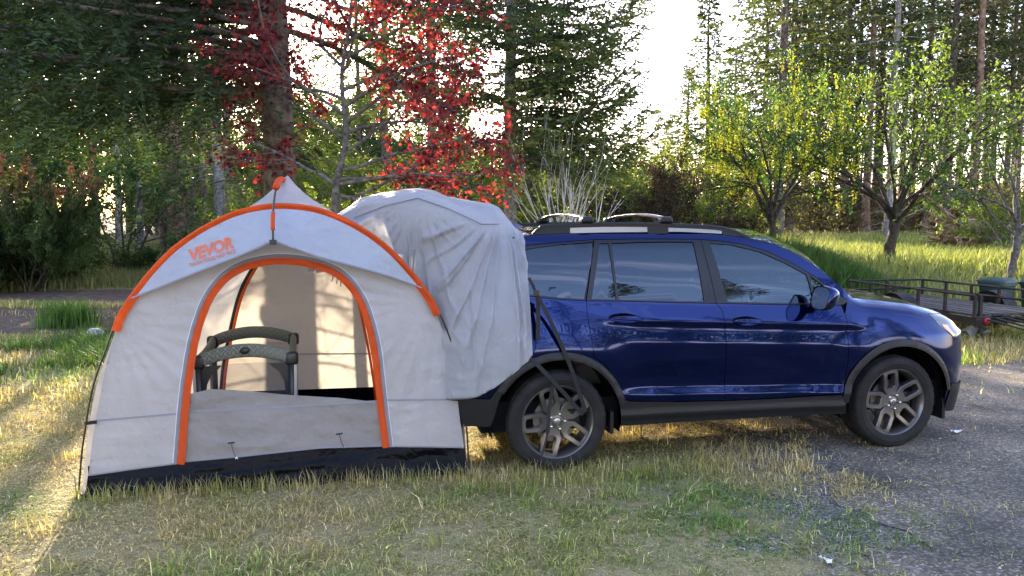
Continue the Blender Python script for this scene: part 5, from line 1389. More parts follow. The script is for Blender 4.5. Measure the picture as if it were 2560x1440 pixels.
under = [bushy(41 + i, 5, 5.2, R(40), .11, LEAF_OVAL, 26, [(.032, .066, .020), (.070, .115, .030)], nch=(6, 5), lean=.45, r0=.05, minz=(2.1, 0)[i]) for i in range(2)]
pink = bushy(47, 11, 3.0, R(38), .12, LEAF_LONG, 72, [(.045, .075, .028), (.095, .125, .045)], nch=(6, 5), lean=.75, top=((.34, .085, .095), .66, .90), r0=.035, clump=2, jit=.04)
low = [bushy(51 + i, 8, 1.7, R(42), .085, LEAF_OVAL, 44, [(.028, .056, .018), (.065, .105, .030)], nch=(5, 4), lean=.9, r0=.02) for i in range(2)]
lime = [bushy(61 + i, 7, 3.6, R(40), .085, LEAF_KITE, 34, [(.085, .120, .018), (.17, .19, .032)], nch=(6, 5), lean=.6, r0=.03) for i in range(2)]
purple = bushy(67, 8, 3.4, R(40), .075, LEAF_KITE, 36, [(.030, .016, .018), (.085, .055, .036)], nch=(6, 5), lean=.6, r0=.03)
plant('understorey_tree', 'leafy green tree just left of the bare fir trunks', 'tree', (PX(300, 25.5), 25.5), *under[0], M_barkdark, M_leaf, 'leafy trees on the left')
plant('understorey_tree', 'leafy green tree towering over the pink-tipped shrub', 'tree', (PX(120, 24), 24), *under[1], M_barkdark, M_leaf, 'leafy trees on the left', rz=1.0, sc=1.12)
plant('understorey_tree', 'leafy green tree at the far left edge of the picture', 'tree', (PX(-60, 22), 22), *under[1], M_barkdark, M_leaf, 'leafy trees on the left', rz=2.4)
plant('flowering_shrub', 'large evergreen shrub with pink-red new growth on its crown', 'shrub', (PX(70, 19.9), 19.9), *pink, M_barkdark, M_leaf, sc=(.80, .80, 1.08))
plant('flowering_shrub', 'smaller pink-tipped evergreen shrub cut by the left picture edge', 'shrub', (PX(-40, 19.6), 19.6), *pink, M_barkdark, M_leaf, rz=2.0, sc=.85)
for i, (px, Y, s, lb) in enumerate(((105, 20.8, .85, 'low dark shrub below the large pink-tipped shrub'), (165, 22.2, .9, 'low dark shrub right of the large pink-tipped shrub'), (20, 20.6, .9, 'low dark shrub by the dirt track at the left edge'), (345, 24.5, .6, 'small shrub in the sunny clearing left of the tent'), (620, 23, 1.3, 'low dark shrub left of the big fir bole'), (520, 23.0, 1.0, 'small shrub just above the orange awning edge'))):
    plant('low_shrub', lb, 'shrub', (PX(px, Y), Y), *low[i % 2], M_barkdark, M_leaf, 'low shrubs', rz=i * 1.3, sc=s)

# --- lit yellow-green bushes behind maple and car
for i, (px, Y, s, lb) in enumerate(((640, 29, .8, 'bright lime bush left of the big fir bole'), (790, 21, .75, 'bright lime bush between fir bole and maple stem'), (930, 23, .82, 'bright lime bush behind the red maple branches'), (1040, 25, .85, 'bright lime bush behind the top of the sleeve'), (1540, 23.5, .95, 'lime green bush right of the pale bare stems'), (1500, 27, 1.15, 'taller lime bush behind the pale bare stems'), (1640, 30, 1.2, 'pale lime tree behind the purple-leaved bush'), (1820, 25, .72, 'lime bush behind the laburnum foot'), (2520, 26, .66, 'small bright bush beside the uprooted stump'), (1170, 26, .8, 'lime bush under the middle fir'))):
    plant('lime_bush', lb, 'bush', (PX(px, Y), Y), *lime[i % 2], M_barkgrey, M_leaf, 'sunlit lime bushes', rz=i * 2.1, sc=s)
plant('purple_bush', 'dark purple-leaved bush above the car roof rail', 'bush', (PX(1690, 21.5), 21.5), *purple, M_barkdark, M_leaf, sc=.95)
plant('purple_bush', 'smaller brownish purple bush left of the dark purple one', 'bush', (PX(1600, 24), 24), *purple, M_barkdark, M_leaf, rz=1.9, sc=.85)

# --- pale bare stems
rg = np.random.default_rng(71); wood = MB(); tw = []
for k in range(10):
    a = rg.random() * 6.283; d = np.array([math.cos(a) * .20, math.sin(a) * .16, 1.0])
    grow(rg, wood, (rg.normal() * .10, rg.normal() * .10, 0), d, 2.3 + .8 * rg.random(), .024, 1, 3, [0, 4, 2], R(19), .5, -.02, tw, 8, 7, .10, .35, .2)
P, D = leafpts(tw, .8, rg, .4, 1, .03); V, F, C = leaves(P, D, .07, LEAF_KITE, rg, (.20, .22, .04), .2)
cm = mesh_np('crown', V, F); attr_color(cm, 'tint', C)
plant('bare_birch', 'clump of pale nearly bare stems behind the roof crossbar', 'tree', (PX(1420, 15.2), 15.2), wood.mesh('trunk', True), cm, M_barkpale, M_leaf)

# --- laburnum with hanging yellow flowers
rg = np.random.default_rng(81); wood = MB(); tw = []
trunk_tube(wood, [(0, 0, 0), (.03, 0, .7), (.0, .02, 1.35)], [.11, .085, .075], 9, .05, 2)
for k in range(9):
    a = k * 6.283 / 9 + rg.random() * .4; d = (math.cos(a) * .52, math.sin(a) * .52, 1.0)
    grow(rg, wood, (0, 0, 1.0 + .4 * rg.random()), d, 2.7 + rg.random() * .9, .045, 1, 3, [0, 7, 5], R(44), .46, .10, tw, 7, 6, .22, .25, .12)
P, D = leafpts(tw, 24, rg, .1, 2, .06); q = rg.random((len(P), 1))
V, F, C = leaves(P, D, .075, LEAF_OVAL, rg, np.array([.030, .070, .026]) * (1 - q) + np.array([.060, .115, .040]) * q, .28)
cm = mesh_np('crown', V, F); attr_color(cm, 'tint', C)
P, D = leafpts(tw, 2.8, rg, .3, 1, .03)
P = P[(P[:, 2] > 1.6) & (rg.random(len(P)) < np.where(P[:, 2] > 2.4, .75, .35))]
fp, fd = [], []
for p in P:
    n = 26; L_ = .28 + .26 * rg.random(); t = np.linspace(0, 1, n)
    fp.append(p + np.stack([.05 * (1 - t) * np.cos(t * 40), .05 * (1 - t) * np.sin(t * 40), -L_ * t], 1)); fd.append(np.stack([np.cos(t * 40), np.sin(t * 40), -.3 + 0 * t], 1))
V, F, C = leaves(np.vstack(fp), np.vstack(fd), .062, LEAF_KITE, rg, (.60, .53, .035), .18)
fm = mesh_np('blossom', V, F); attr_color(fm, 'tint', C)
plant('laburnum', 'laburnum hung with long yellow flower chains behind the windscreen', 'tree', (PX(1928, 20.5), 20.5), wood.mesh('trunk', True), [(cm, M_leaf, 'crown'), (fm, M_petal, 'blossom')], M_barkdark, None, sc=(.98, .98, 1.12))

# --- open-crowned fruit tree in the meadow and a young one at the right edge
def fruit(seed, H, nl, r0, lsz, per, lean=(0, 0)):
    rg = np.random.default_rng(seed); wood = MB(); tw = []
    st = catmull(np.array([(-.10, 0, 0), (-.04, .02, .5), (.04, .0, 1.0), (.04 + lean[0], .0, 1.55)]), 5)
    trunk_tube(wood, st, np.linspace(r0 * 1.15, r0 * .8, len(st)), 11, .09, seed)
    for k in range(nl):
        a = k * 2.399 + rg.random() * .5; up = .45 + 1.5 * (k / nl)
        grow(rg, wood, st[-1] + np.array([0, 0, -.45 * rg.random()]), (math.cos(a), math.sin(a), up), H * (.42 + .18 * rg.random()), r0 * .42, 1, 3, [0, 6, 4], R(40), .50, .02, tw, 8, 7, .26, .25, .16)
    P, D = leafpts(tw, per, rg, .25, 2, .06)
    q = np.clip(.5 * rg.random(len(P)) + .5 * sstep(1.5, H, P[:, 2]), 0, 1)[:, None]  # upper leaves yellower and brighter, sunlight on the crown put into their colour
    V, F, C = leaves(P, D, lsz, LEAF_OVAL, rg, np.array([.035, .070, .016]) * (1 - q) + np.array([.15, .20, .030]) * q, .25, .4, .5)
    cm = mesh_np('crown', V, F); attr_color(cm, 'tint', C)
    return wood.mesh('trunk', True), cm
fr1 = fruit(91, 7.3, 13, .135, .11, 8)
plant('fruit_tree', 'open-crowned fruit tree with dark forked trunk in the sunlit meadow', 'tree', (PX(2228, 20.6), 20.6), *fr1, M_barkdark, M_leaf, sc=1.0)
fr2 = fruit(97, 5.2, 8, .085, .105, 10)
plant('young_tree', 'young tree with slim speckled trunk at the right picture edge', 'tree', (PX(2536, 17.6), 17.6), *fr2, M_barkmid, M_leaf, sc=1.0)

# --- forest conifers: a few shapes, many individuals
mid_tree = None
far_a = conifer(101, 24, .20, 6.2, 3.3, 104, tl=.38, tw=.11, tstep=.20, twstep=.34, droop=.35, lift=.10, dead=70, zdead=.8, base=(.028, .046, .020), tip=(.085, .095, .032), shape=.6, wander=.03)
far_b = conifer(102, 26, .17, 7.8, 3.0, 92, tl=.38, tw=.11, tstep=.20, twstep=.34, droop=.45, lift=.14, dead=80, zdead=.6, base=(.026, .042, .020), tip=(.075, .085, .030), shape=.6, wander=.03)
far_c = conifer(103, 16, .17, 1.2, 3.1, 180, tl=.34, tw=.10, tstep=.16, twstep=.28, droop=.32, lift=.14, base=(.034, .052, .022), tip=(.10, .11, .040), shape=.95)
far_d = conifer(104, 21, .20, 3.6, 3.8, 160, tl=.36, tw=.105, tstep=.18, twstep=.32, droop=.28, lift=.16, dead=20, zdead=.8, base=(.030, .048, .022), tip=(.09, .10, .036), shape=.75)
sap = conifer(105, 1.7, .02, .25, .62, 42, tl=.07, tw=.016, tstep=.045, twstep=.08, droop=.15, lift=.25, base=(.035, .062, .020), tip=(.085, .115, .035), topr=.004, Lmin=.1)
bare = conifer(106, 24, .15, 13.5, 2.3, 60, tl=.30, tw=.085, tstep=.22, twstep=.38, droop=.40, lift=.12, dead=120, zdead=.5, base=(.028, .044, .020), tip=(.08, .09, .032), shape=.6, wander=.03)
rgf = np.random.default_rng(7)
# left: thin trunks one can tell apart
left_tr = [(408, 29, .75, bare, M_bark, 'thin fir stem, leftmost of the row left of the big fir'), (432, 31, .8, bare, M_barkred, 'thin dark fir stem second in the row left of the big fir'), (458, 27.5, 1.0, bare, M_barkred, 'red-brown fir trunk in the row left of the big fir'), (482, 30, .72, bare, M_bark, 'slim fir stem right of the red-brown trunk'), (514, 31, .72, bare, M_bark, 'slim fir stem left of the thick grey trunk'), (556, 28, 1.25, bare, M_barkgrey, 'thick grey fir trunk in the row left of the big fir'), (577, 33, .7, bare, M_bark, 'thin fir stem right of the thick grey trunk'), (300, 33, .9, bare, M_barkgrey, 'pale trunk showing through the leafy tree on the left'), (352, 27, .7, bare, M_barkgrey, 'short pale trunk at the back of the clearing')]
for i, (px, Y, s, (w_, c_), bk, lb) in enumerate(left_tr):
    plant('forest_fir', lb, 'tree', (PX(px, Y), Y), w_.copy(), c_, bk, M_needle, 'firs behind the tent', rz=i * 1.7, sc=(s, s, 1.0))
for i, (px, Y, kind, s) in enumerate(((180, 40, far_d, 1.0), (60, 42, far_a, 1.0), (-60, 38, far_d, .95), (-150, 34, far_a, 1.0), (240, 46, far_a, 1.05), (120, 36, far_d, .9), (20, 33, far_d, .8), (330, 48, far_d, 1.1), (-260, 40, far_d, 1.0), (400, 52, far_a, 1.0))):
    plant('forest_fir', 'dark fir in the dense wood behind the leafy trees on the left', 'tree', (PX(px, Y), Y), kind[0], kind[1], M_bark, M_needle, 'firs in the left wood', rz=i * 2.2, sc=s)
for i, (px, Y, s, lb) in enumerate(((340, 25.5, 1.0, 'fir sapling in the sunny clearing beside the awning'), (272, 24.5, 1.15, 'thin fir sapling at the left of the sunny clearing'), (480, 24, 1.25, 'fir sapling above the left part of the awning'), (430, 29, 1.0, 'fir sapling deep in the clearing'), (545, 25, 1.3, 'bushy fir sapling below the thick grey trunk'))):
    plant('fir_sapling', lb, 'sapling', (PX(px, Y), Y), *sap, M_bark, M_needle, 'fir saplings', rz=i * 1.1, sc=s)
for i, (px, Y, s, lb) in enumerate(((1085, 27, .95, 'tall fir whose boughs show between the red maple and the middle fir'), (965, 37, 1.0, 'tall fir filling the sky behind the red maple crown'), (900, 47, .9, 'tall thin fir farther off behind the red maple stem'))):
    plant('forest_fir', lb, 'tree', (PX(px, Y), Y), *far_a, M_bark, M_needle, 'firs behind the maple', rz=i * 1.1 + .3, sc=s)
# low firs seen under the boughs left and right of the bole
for i, (px, Y, s, lb) in enumerate(((660, 34, .30, 'small dark fir behind the big fir bole'), (700, 38, .32, 'small fir peeping out right of the big fir bole'), (1130, 33, .55, 'half-grown fir left of the middle fir'), (1385, 33, .62, 'half-grown fir behind the pale bare stems'), (1330, 31, .58, 'half-grown fir touching the foot of the middle fir'))):
    plant('young_fir', lb, 'tree', (PX(px, Y), Y), *far_c, M_bark, M_needle, 'half-grown firs', rz=i * 1.4, sc=s)
# the middle distance, lit from behind
for i, (px, Y, kind, s, lb) in enumerate(((1765, 52, far_c, (1.35, 1.35, .98), 'tall pointed fir standing alone against the bright sky'), (1710, 60, far_c, (1.1, 1.1, .80), 'shorter fir left of the tall pointed fir'), (1640, 88, far_c, .82, 'distant fir tip, rightmost of the small group under the sky gap'), (1600, 92, far_c, .80, 'distant fir tip in the middle of the small group under the sky gap'), (1560, 84, far_c, .70, 'distant fir tip at the left of the small group under the sky gap'), (1500, 78, far_c, .72, 'distant fir half hidden by the middle fir boughs'), (1668, 70, far_c, .62, 'low distant fir just left of the pointed fir'), (1830, 58, far_c, (1.2, 1.2, .86), 'fir right of the tall pointed fir'), (1970, 38, far_d, 1.0, 'wide-boughed tall fir above the laburnum'), (1900, 50, far_d, .95, 'tall fir left of the wide-boughed fir'), (2040, 46, far_d, 1.0, 'tall fir right of the wide-boughed fir'))):
    plant('forest_fir', lb, 'tree', (PX(px, Y), Y), kind[0], kind[1], M_bark, M_needle, 'firs beyond the car', rz=i * 1.9 + .4, sc=s)
ORD = ['first', 'second', 'third', 'fourth', 'fifth', 'sixth', 'seventh', 'eighth', 'ninth', 'tenth', 'eleventh', 'twelfth', 'thirteenth', 'fourteenth', 'fifteenth', 'sixteenth', 'seventeenth', 'eighteenth', 'nineteenth', 'twentieth', 'twenty-first', 'twenty-second', 'twenty-third', 'twenty-fourth']
for i, px in enumerate((1945, 2010, 2075, 2100, 2132, 2160, 2188, 2215, 2250, 2275, 2305, 2340, 2362, 2395, 2425, 2450, 2472, 2505, 2530, 2556, 2590, 2640)):
    Y = 35 + (i * 7.3) % 17; kind = (far_a, far_b, bare)[i % 3]
    bk, bn = ((M_bark, 'dark'), (M_barkgrey, 'grey'), (M_barkred, 'red-brown'))[(i * 5 + i // 3) % 3]
    plant('forest_fir', 'tall %s-stemmed fir, %s from the left along the front of the stand beyond the meadow' % (bn, ORD[i]), 'tree', (PX(px, Y), Y), kind[0].copy(), kind[1], bk, M_needle, 'tall stand beyond the meadow', rz=i * 2.6, sc=(.85 + .3 * rgf.random(), .85 + .3 * rgf.random(), .95 + .15 * rgf.random()))
for i in range(15):
    Y = 56 + (i * 11.7) % 30; px = 1900 + (i * 173) % 900
    kind = (bare, far_b, far_a)[i % 3]
    plant('forest_fir', 'bare-stemmed fir deep in the tall stand beyond the meadow', 'tree', (PX(px, Y), Y), kind[0], kind[1], M_bark, M_needle, 'back rows of the tall stand', rz=i * 2.6, sc=.95 + .2 * rgf.random())
for i in range(40):
    px = 370 + i * 25 + (i * 53) % 17; Y = 58 + (i * 17) % 34; s = ((.74 if px < 980 else .52) + .10 * ((i * 7) % 5) / 4) * Y / 75
    if 592 < px < 655: continue
    plant('distant_fir', 'small distant fir in the row behind the big fir and maple', 'tree', (PX(px, Y), Y), *far_c, M_bark, M_needle, 'distant firs behind the maple', rz=i * 1.7, sc=(s * 1.35, s * 1.35, s))
for i, (px, Y, s) in enumerate(((590, 40, 1.15), (640, 44, 1.3), (700, 37, 1.1), (755, 41, 1.3), (810, 36, 1.15), (870, 40, 1.35), (930, 35, 1.2), (985, 42, 1.45), (1045, 36, 1.25), (1110, 41, 1.5), (1175, 38, 1.4), (1240, 43, 1.6), (1310, 40, 1.5), (1370, 46, 1.7), (470, 42, 1.2), (520, 47, 1.3), (410, 45, 1.2))):
    plant('lime_bush', 'sunlit yellow-green sapling in the thicket behind the tent', 'bush', (PX(px, Y), Y), *lime[i % 2], M_barkgrey, M_leaf, 'thicket behind the tent', rz=i * 2.3, sc=(s, s, s * .9))
brush = bushy(111, 10, 3.2, R(46), .11, LEAF_KITE, 12, [(.070, .060, .030), (.17, .15, .07)], nch=(6, 5), lean=.8, r0=.028, jit=.08)
for i in range(16):
    px = 1900 + i * 48 + (i * 29) % 23; Y = 39 + (i * 13) % 16
    plant('brushwood', 'brown brushy undergrowth at the foot of the tall stand', 'bush', (PX(px, Y), Y), *brush, M_barkred, M_leaf, 'undergrowth of the tall stand', rz=i * 1.9, sc=.9 + .5 * rgf.random())
for i, (px, Y, s) in enumerate(((395, 50, 1.6), (450, 54, 1.7), (505, 49, 1.55), (560, 53, 1.65), (618, 50, 1.5), (765, 52, 1.6), (830, 49, 1.5), (900, 54, 1.7), (975, 50, 1.6), (1045, 54, 1.65))):
    plant('woodland_tree', 'sunlit leafy tree at the back of the wood behind the tent', 'tree', (PX(px, Y), Y), *under[1], M_barkdark, M_leaf, 'leafy trees behind the tent', rz=i * 1.9, sc=s)
# across the road behind the viewer: the firs mirrored in the car's windows and flank
for i, (x, y, s) in enumerate(((-9, -27, .88), (-3.5, -30, 1.0), (1.5, -26, .80), (5.5, -31, .98), (10, -27, .86), (15, -29, .98), (21, -20, 1.0), (-15, -29, 1.0), (-22, -26, .9), (28, -19, 1.12), (36, -18, 1.15), (32.5, -24, 1.1), (24.5, -24, .95), (44, -20, 1.2), (17, -22, .95), (-30, -28, .75))):
    plant('roadside_fir', 'fir mirrored in the side windows of the SUV', 'tree', (x, y), *far_d, M_bark, M_needle, 'firs mirrored in the car', rz=i * 1.2, sc=s)

# ------------------------------------------------------------------ utility trailer
M_tsteel = mat('rusty_dark_steel', (.045, .034, .028), .6, .35, .4, var=(11, 6, (.008, .008, .009), (.034, .022, .017), .38, .75), bump=(60, .4, .004))
M_plank = mat('weathered_plank', (.09, .075, .062), .9, var=(9, 6, (.016, .014, .013), (.060, .050, .045)), bump=(40, .6, .006))
TR = empty('utility_trailer', (6.80, 11.2, 0), math.atan2(.19, .98), 'rusty open utility trailer with pipe rails parked beyond the SUV bonnet', 'trailer')
TWd, TLn, DZ, RZ = 1.52, 2.95, .42, .735
def tb(name, *bs, m=None, parent=None):
    mb = MB()
    for b in bs: mb.add(*b)
    return mb.build(name, m or M_tsteel, parent or TR)
tb('chassis', beam((0, 0, DZ - .05), (0, TLn, DZ - .05), .05, .09), beam((TWd, 0, DZ - .05), (TWd, TLn, DZ - .05), .05, .09), beam((0, 0, DZ - .05), (TWd, 0, DZ - .05), .05, .09), beam((0, TLn, DZ - .05), (TWd, TLn, DZ - .05), .05, .09), beam((0, 1.4, DZ - .06), (TWd, 1.4, DZ - .06), .05, .06))
npl = 9
for k in range(npl):
    x0 = .03 + k * (TWd - .06) / npl
    tb('plank', boxg((x0, .03, DZ + .002 + .004 * (k % 3)), (x0 + (TWd - .06) / npl - .018, TLn - .03, DZ + .036 + .004 * (k % 3))), m=M_plank)
def pipe(p, q, r=.02): return tube([p, q], r, 8)
tb('rail', pipe((0, 0, RZ), (0, TLn, RZ), .019)); tb('rail', pipe((TWd, 0, RZ), (TWd, TLn, RZ), .019)); tb('rail', pipe((0, TLn, RZ), (TWd, TLn, RZ), .019))
tb('rail', pipe((TWd, 0, RZ - .16), (TWd, TLn, RZ - .16))); tb('rail', pipe((0, TLn, RZ - .16), (TWd, TLn, RZ - .16)))
for x in (0, TWd):
    for y in np.linspace(0, TLn, 6):
        tb('post', beam((x, y, DZ - .09), (x, y, RZ), .038, .038, up=(0, 1, 0)))
tb('post', beam((TWd / 2, TLn, DZ - .09), (TWd / 2, TLn, RZ), .05, .05, up=(0, 1, 0))); tb('post', beam((.09, 0, DZ - .09), (.09, 0, RZ), .045, .045, up=(0, 1, 0)))
# loading ramp folded flat behind the deck
tb('ramp', beam((.10, -.02, DZ - .02), (TWd, -.02, DZ - .02), .03, .03), beam((.10, -.95, DZ - .10), (TWd, -.95, DZ - .10), .03, .03), *[beam((x, -.02, DZ - .02), (x, -.95, DZ - .10), .025, .02) for x in np.linspace(.12, TWd - .02, 8)])
MB().add(*rbox((-.05, -.09, DZ - .12), (.20, -.03, DZ + .02), .006)).build('lamp_box', M_tsteel, TR)
V, F = lathe([(.0, -.03), (.035, -.028), (.047, -.015), (.05, .0)], 20); V = V + [.13, -.09, DZ - .05]
MB().add(V, F).build('tail_lamp', M_red if False else mat('trailer_red_lens', (.32, .008, .012), .3, 0, .5), TR, smooth=True)
for sx, x in ((-1, -.16), (1, TWd + .16)):
    w = empty('wheel'); w.parent = TR; w.location = (x, 1.45, .31); w.rotation_euler = (0, 0, math.pi / 2)
    V, F = lathe([(.16, -.075), (.20, -.092), (.27, -.09), (.305, -.07), (.31, 0), (.305, .07), (.27, .09), (.20, .092), (.16, .075)], 40); MB().add(V, F).build('tyre', M_tyre, w, smooth=True)
    V, F = lathe([(.0, -.04), (.06, -.045), (.08, -.02), (.14, -.03), (.165, -.07), (.165, .07), (.0, .07)], 30); MB().add(V, F).build('rim', mat('painted_rim', (.06, .06, .06), .5) if 'painted_rim' not in bpy.data.materials else bpy.data.materials['painted_rim'], w, smooth=True)
    a = np.radians(np.linspace(0, 180, 17)); V = []
    for xx in (x - .12, x + .12): V += [(xx, 1.45 + .40 * math.cos(t), .29 + .37 * math.sin(t)) for t in a]
    for xx in (x - .12, x + .12): V += [(xx, 1.45 + .385 * math.cos(t), .29 + .355 * math.sin(t)) for t in a]
    F = [(i, i + 1, 18 + i, 17 + i) for i in range(16)] + [(34 + i, 51 + i, 52 + i, 35 + i) for i in range(16)] + [(i, 34 + i, 35 + i, i + 1) for i in range(16)] + [(17 + i, 18 + i, 52 + i, 51 + i) for i in range(16)]
    MB().add(V, F).build('mudguard', M_tsteel, TR, smooth=False)
tb('axle', pipe((-.15, 1.45, .31), (TWd + .15, 1.45, .31), .025)); tb('drawbar', beam((.1, TLn, DZ - .05), (TWd / 2, TLn + 1.1, DZ - .05), .05, .08), beam((TWd - .1, TLn, DZ - .05), (TWd / 2, TLn + 1.1, DZ - .05), .05, .08))

# ------------------------------------------------------------------ wheeled bins, stump, rock, litter
M_bin = mat('dark_green_plastic', (.014, .040, .038), .45, 0, .4)
def bin_(x, y, rz, label, sc):
    b = empty('refuse_bin', (x, y, gz1(x, y)), rz, label, 'bin', 'green bins beyond the trailer'); b.scale = (sc, sc, sc)
    V = []
    for z, w in ((0.0, .19), (.02, .195), (.62, .235), (.66, .245), (.66, .26), (.70, .26)):
        a = np.linspace(0, 2 * np.pi, 28, endpoint=False); q = (np.abs(np.cos(a)) ** 5 + np.abs(np.sin(a)) ** 5) ** -.2
        V.append(np.stack([w * np.cos(a) * q, w * np.sin(a) * q, np.full(28, z)], 1))
    F = [(i * 28 + j, i * 28 + (j + 1) % 28, (i + 1) * 28 + (j + 1) % 28, (i + 1) * 28 + j) for i in range(5) for j in range(28)] + [tuple(range(27, -1, -1))]
    MB().add(np.vstack(V), F).build('tub', M_bin, b, auto=40)
    V = []
    for z, w in ((.705, .268), (.735, .268), (.775, .235), (.79, .15), (.792, .0)):
        V.append(np.stack([w * np.cos(a) * q, w * np.sin(a) * q, np.full(28, z)], 1))
    F = [(i * 28 + j, i * 28 + (j + 1) % 28, (i + 1) * 28 + (j + 1) % 28, (i + 1) * 28 + j) for i in range(4) for j in range(28)]
    MB().add(np.vstack(V), F).build('lid', M_bin, b, auto=40)
    MB().add(*tube([(-.12, .26, .70), (-.12, .33, .72), (.12, .33, .72), (.12, .26, .70)], .014, 8)).build('handle', M_bin, b, smooth=True)
    MB().add(*tube([(-.2, .2, .08), (.2, .2, .08)], .08, 14)).build('wheel_pair', M_black, b, smooth=True)
bin_(8.95, 14.1, .4, 'dark green bin with closed lid just beyond the trailer wheel', 1.0)
bin_(9.75, 14.25, 1.0, 'dark green bin cut off by the right picture edge', .95)

# uprooted stump lying in the meadow
rg = np.random.default_rng(3); ST = empty('uprooted_stump', (PX(2400, 27.5), 27.5, gz1(PX(2400, 27.5), 27.5) + .12), .15, 'uprooted tree stump with fanned roots at the meadow edge', 'stump')
M_root = mat('earthy_root', (.17, .105, .06), .95, var=(5, 6, (.10, .06, .035), (.42, .28, .17)), bump=(14, 1, .05))
wood = MB()
V, F = lathe([(.001, -1.0), (.35, -.95), (.55, -.6), (.62, -.1), (.70, .35), (.55, .6), (.001, .7)], 26); V = V * (1 + .16 * (rg.random((len(V), 1)) - .5)) * [1.05, 1.0, .80]
V = np.stack([V[:, 1] * 1.1 + .35, V[:, 0], V[:, 2] + .55], 1); wood.add(V, F)
wood.build('root_plate', M_root, ST, smooth=False)
for k in range(34):
    a = rg.random() * 6.283; p = np.array([.1 - .7 * rg.random(), .5 * math.cos(a), .55 + .5 * math.sin(a)]); d = np.array([-.6 - .5 * rg.random(), math.cos(a) * .8, math.sin(a) * .7]); L_ = .4 + .9 * rg.random()
    t = np.linspace(0, 1, 7); ax = p + d * (t * L_)[:, None] + np.cumsum(rg.normal(size=(7, 3)) * .05, 0); ax[:, 2] = np.maximum(ax[:, 2], .02)
    V, F = tube(ax, .06 * (1 - t) + .008, 6, cap=False); MB().add(V, F).build('root', M_root, ST, smooth=True)
# pale boulder and a darker stone left of the tent
def rock(name, x, y, s, label, m, seed, flat=.7):
    rg = np.random.default_rng(seed); bm = bmesh.new(); bmesh.ops.create_icosphere(bm, subdivisions=3, radius=1)
    V = np.array([v.co[:] for v in bm.verts]); F = [tuple(v.index for v in f.verts) for f in bm.faces]; bm.free()
    k = .75 + .5 * fbm(V[:, 0] * 1.3 + seed, V[:, 1] * 1.3 + V[:, 2], seed, 4); V = V * k[:, None] * s * [1, .8, flat]
    o = MB().add(V, F).build(name, m, None, smooth=True); o.location = (x, y, gz1(x, y) + s * flat * .5)
    tag(o, label, 'rock'); return o
rock('boulder', -6.52, 11.9, .13, 'pale grey rock in the weeds left of the tent pole', mat('pale_stone', (.42, .41, .42), .9, var=(9, 5, (.28, .27, .27), (.52, .50, .50)), bump=(30, .5, .01)), 4, .85)
rock('stone', -6.55, 12.25, .10, 'darker stone behind the pale grey rock', mat('dark_stone', (.09, .085, .085), .9, bump=(30, .5, .01)), 9)
def scrap(x, y, s, rz, label, name='paper_scrap', col=(.72, .70, .68), hh=.02):
    rg = np.random.default_rng(int(abs(x * 100))); G = np.zeros((6, 6, 3)); g = np.linspace(-1, 1, 6); G[..., 0], G[..., 1] = np.meshgrid(g, g * .5, indexing='ij'); G[..., :2] += rg.normal(size=(6, 6, 2)) * .06
    G = G * s; G[..., 2] = hh * rg.random((6, 6)) + .012
    o = link(name, mesh_np(name, G.reshape(-1, 3), grid_faces(6, 6), True), mat('scrap_' + str(len(bpy.data.materials)), col, .7)); o.location = (x, y, gz1(x, y) + .006); o.rotation_euler = (0, 0, rz)
    tag(o, label, 'litter'); return o
scrap(3.83, 6.47, .045, .3, 'white paper scrap on the asphalt beside the front tyre')
scrap(1.67, 3.94, .035, -.8, 'white paper scrap in the grass at the bottom edge', hh=.03)
scrap(7.15, 11.75, .22, .5, 'crumpled grey plastic sheet under the trailer lamp', 'plastic_sheet', (.30, .31, .32), .22)

# ------------------------------------------------------------------ grass
M_grass = mat('grass_blades', (.1, .15, .04), .6, 0, .25, attr='tint', trans=(.40, None, (1.5, 1.35, .75)))
def blades(x, y, h, w, C, rg, bend=.5, segs=2):
    n = len(x); a = rg.random(n) * 6.283; dx, dy = np.cos(a), np.sin(a); b = bend * (.3 + rg.random(n)) * h
    z0 = gz(x, y) - .01; px, py = -dy * w / 2, dx * w / 2
    k1 = .55
    V = np.stack([np.stack([x - px, y - py, z0], 1), np.stack([x + px, y + py, z0], 1),
                  np.stack([x + dx * b * .28 + px * .8, y + dy * b * .28 + py * .8, z0 + h * k1], 1), np.stack([x + dx * b * .28 - px * .8, y + dy * b * .28 - py * .8, z0 + h * k1], 1),
                  np.stack([x + dx * b, y + dy * b, z0 + h * (1 - .25 * bend)], 1)], 1).reshape(-1, 3)
    i = np.arange(n)[:, None] * 5
    T = np.concatenate([i + np.array([[0, 1, 2]]), i + np.array([[0, 2, 3]]), i + np.array([[3, 2, 4]])], 1).reshape(-1, 3)
    return V, T, np.repeat(C, 5, 0)
DRY = np.array([.43, .35, .175]); STRAW = np.array([.53, .46, .27]); OLIVE = np.array([.28, .285, .090]); GREEN = np.array([.13, .215, .050]); LUSH = np.array([.060, .125, .028])
def grass_cols(x, y, rg, green, seed=1):
    p = fbm(x * .9 + 11, y * .9, seed, 4); q = fbm(x * 4.3, y * 4.3 + 5, seed + 7, 3); r = rg.random(len(x))
    g = np.clip((p - .5) * 3.4 + green + (q - .5) * 1.0 + (r - .5) * .7, 0, 1)[:, None]
    base = DRY * (1 - g) + OLIVE * g
    g2 = np.clip((p - .56) * 5 + (r - .45) * .8 + (green - .5), 0, 1)[:, None]
    base = base * (1 - g2) + GREEN * g2
    st = (rg.random(len(x)) < .10)[:, None]; base = np.where(st, STRAW, base)
    return base * np.exp(.40 * rg.normal(size=(len(x), 1)))
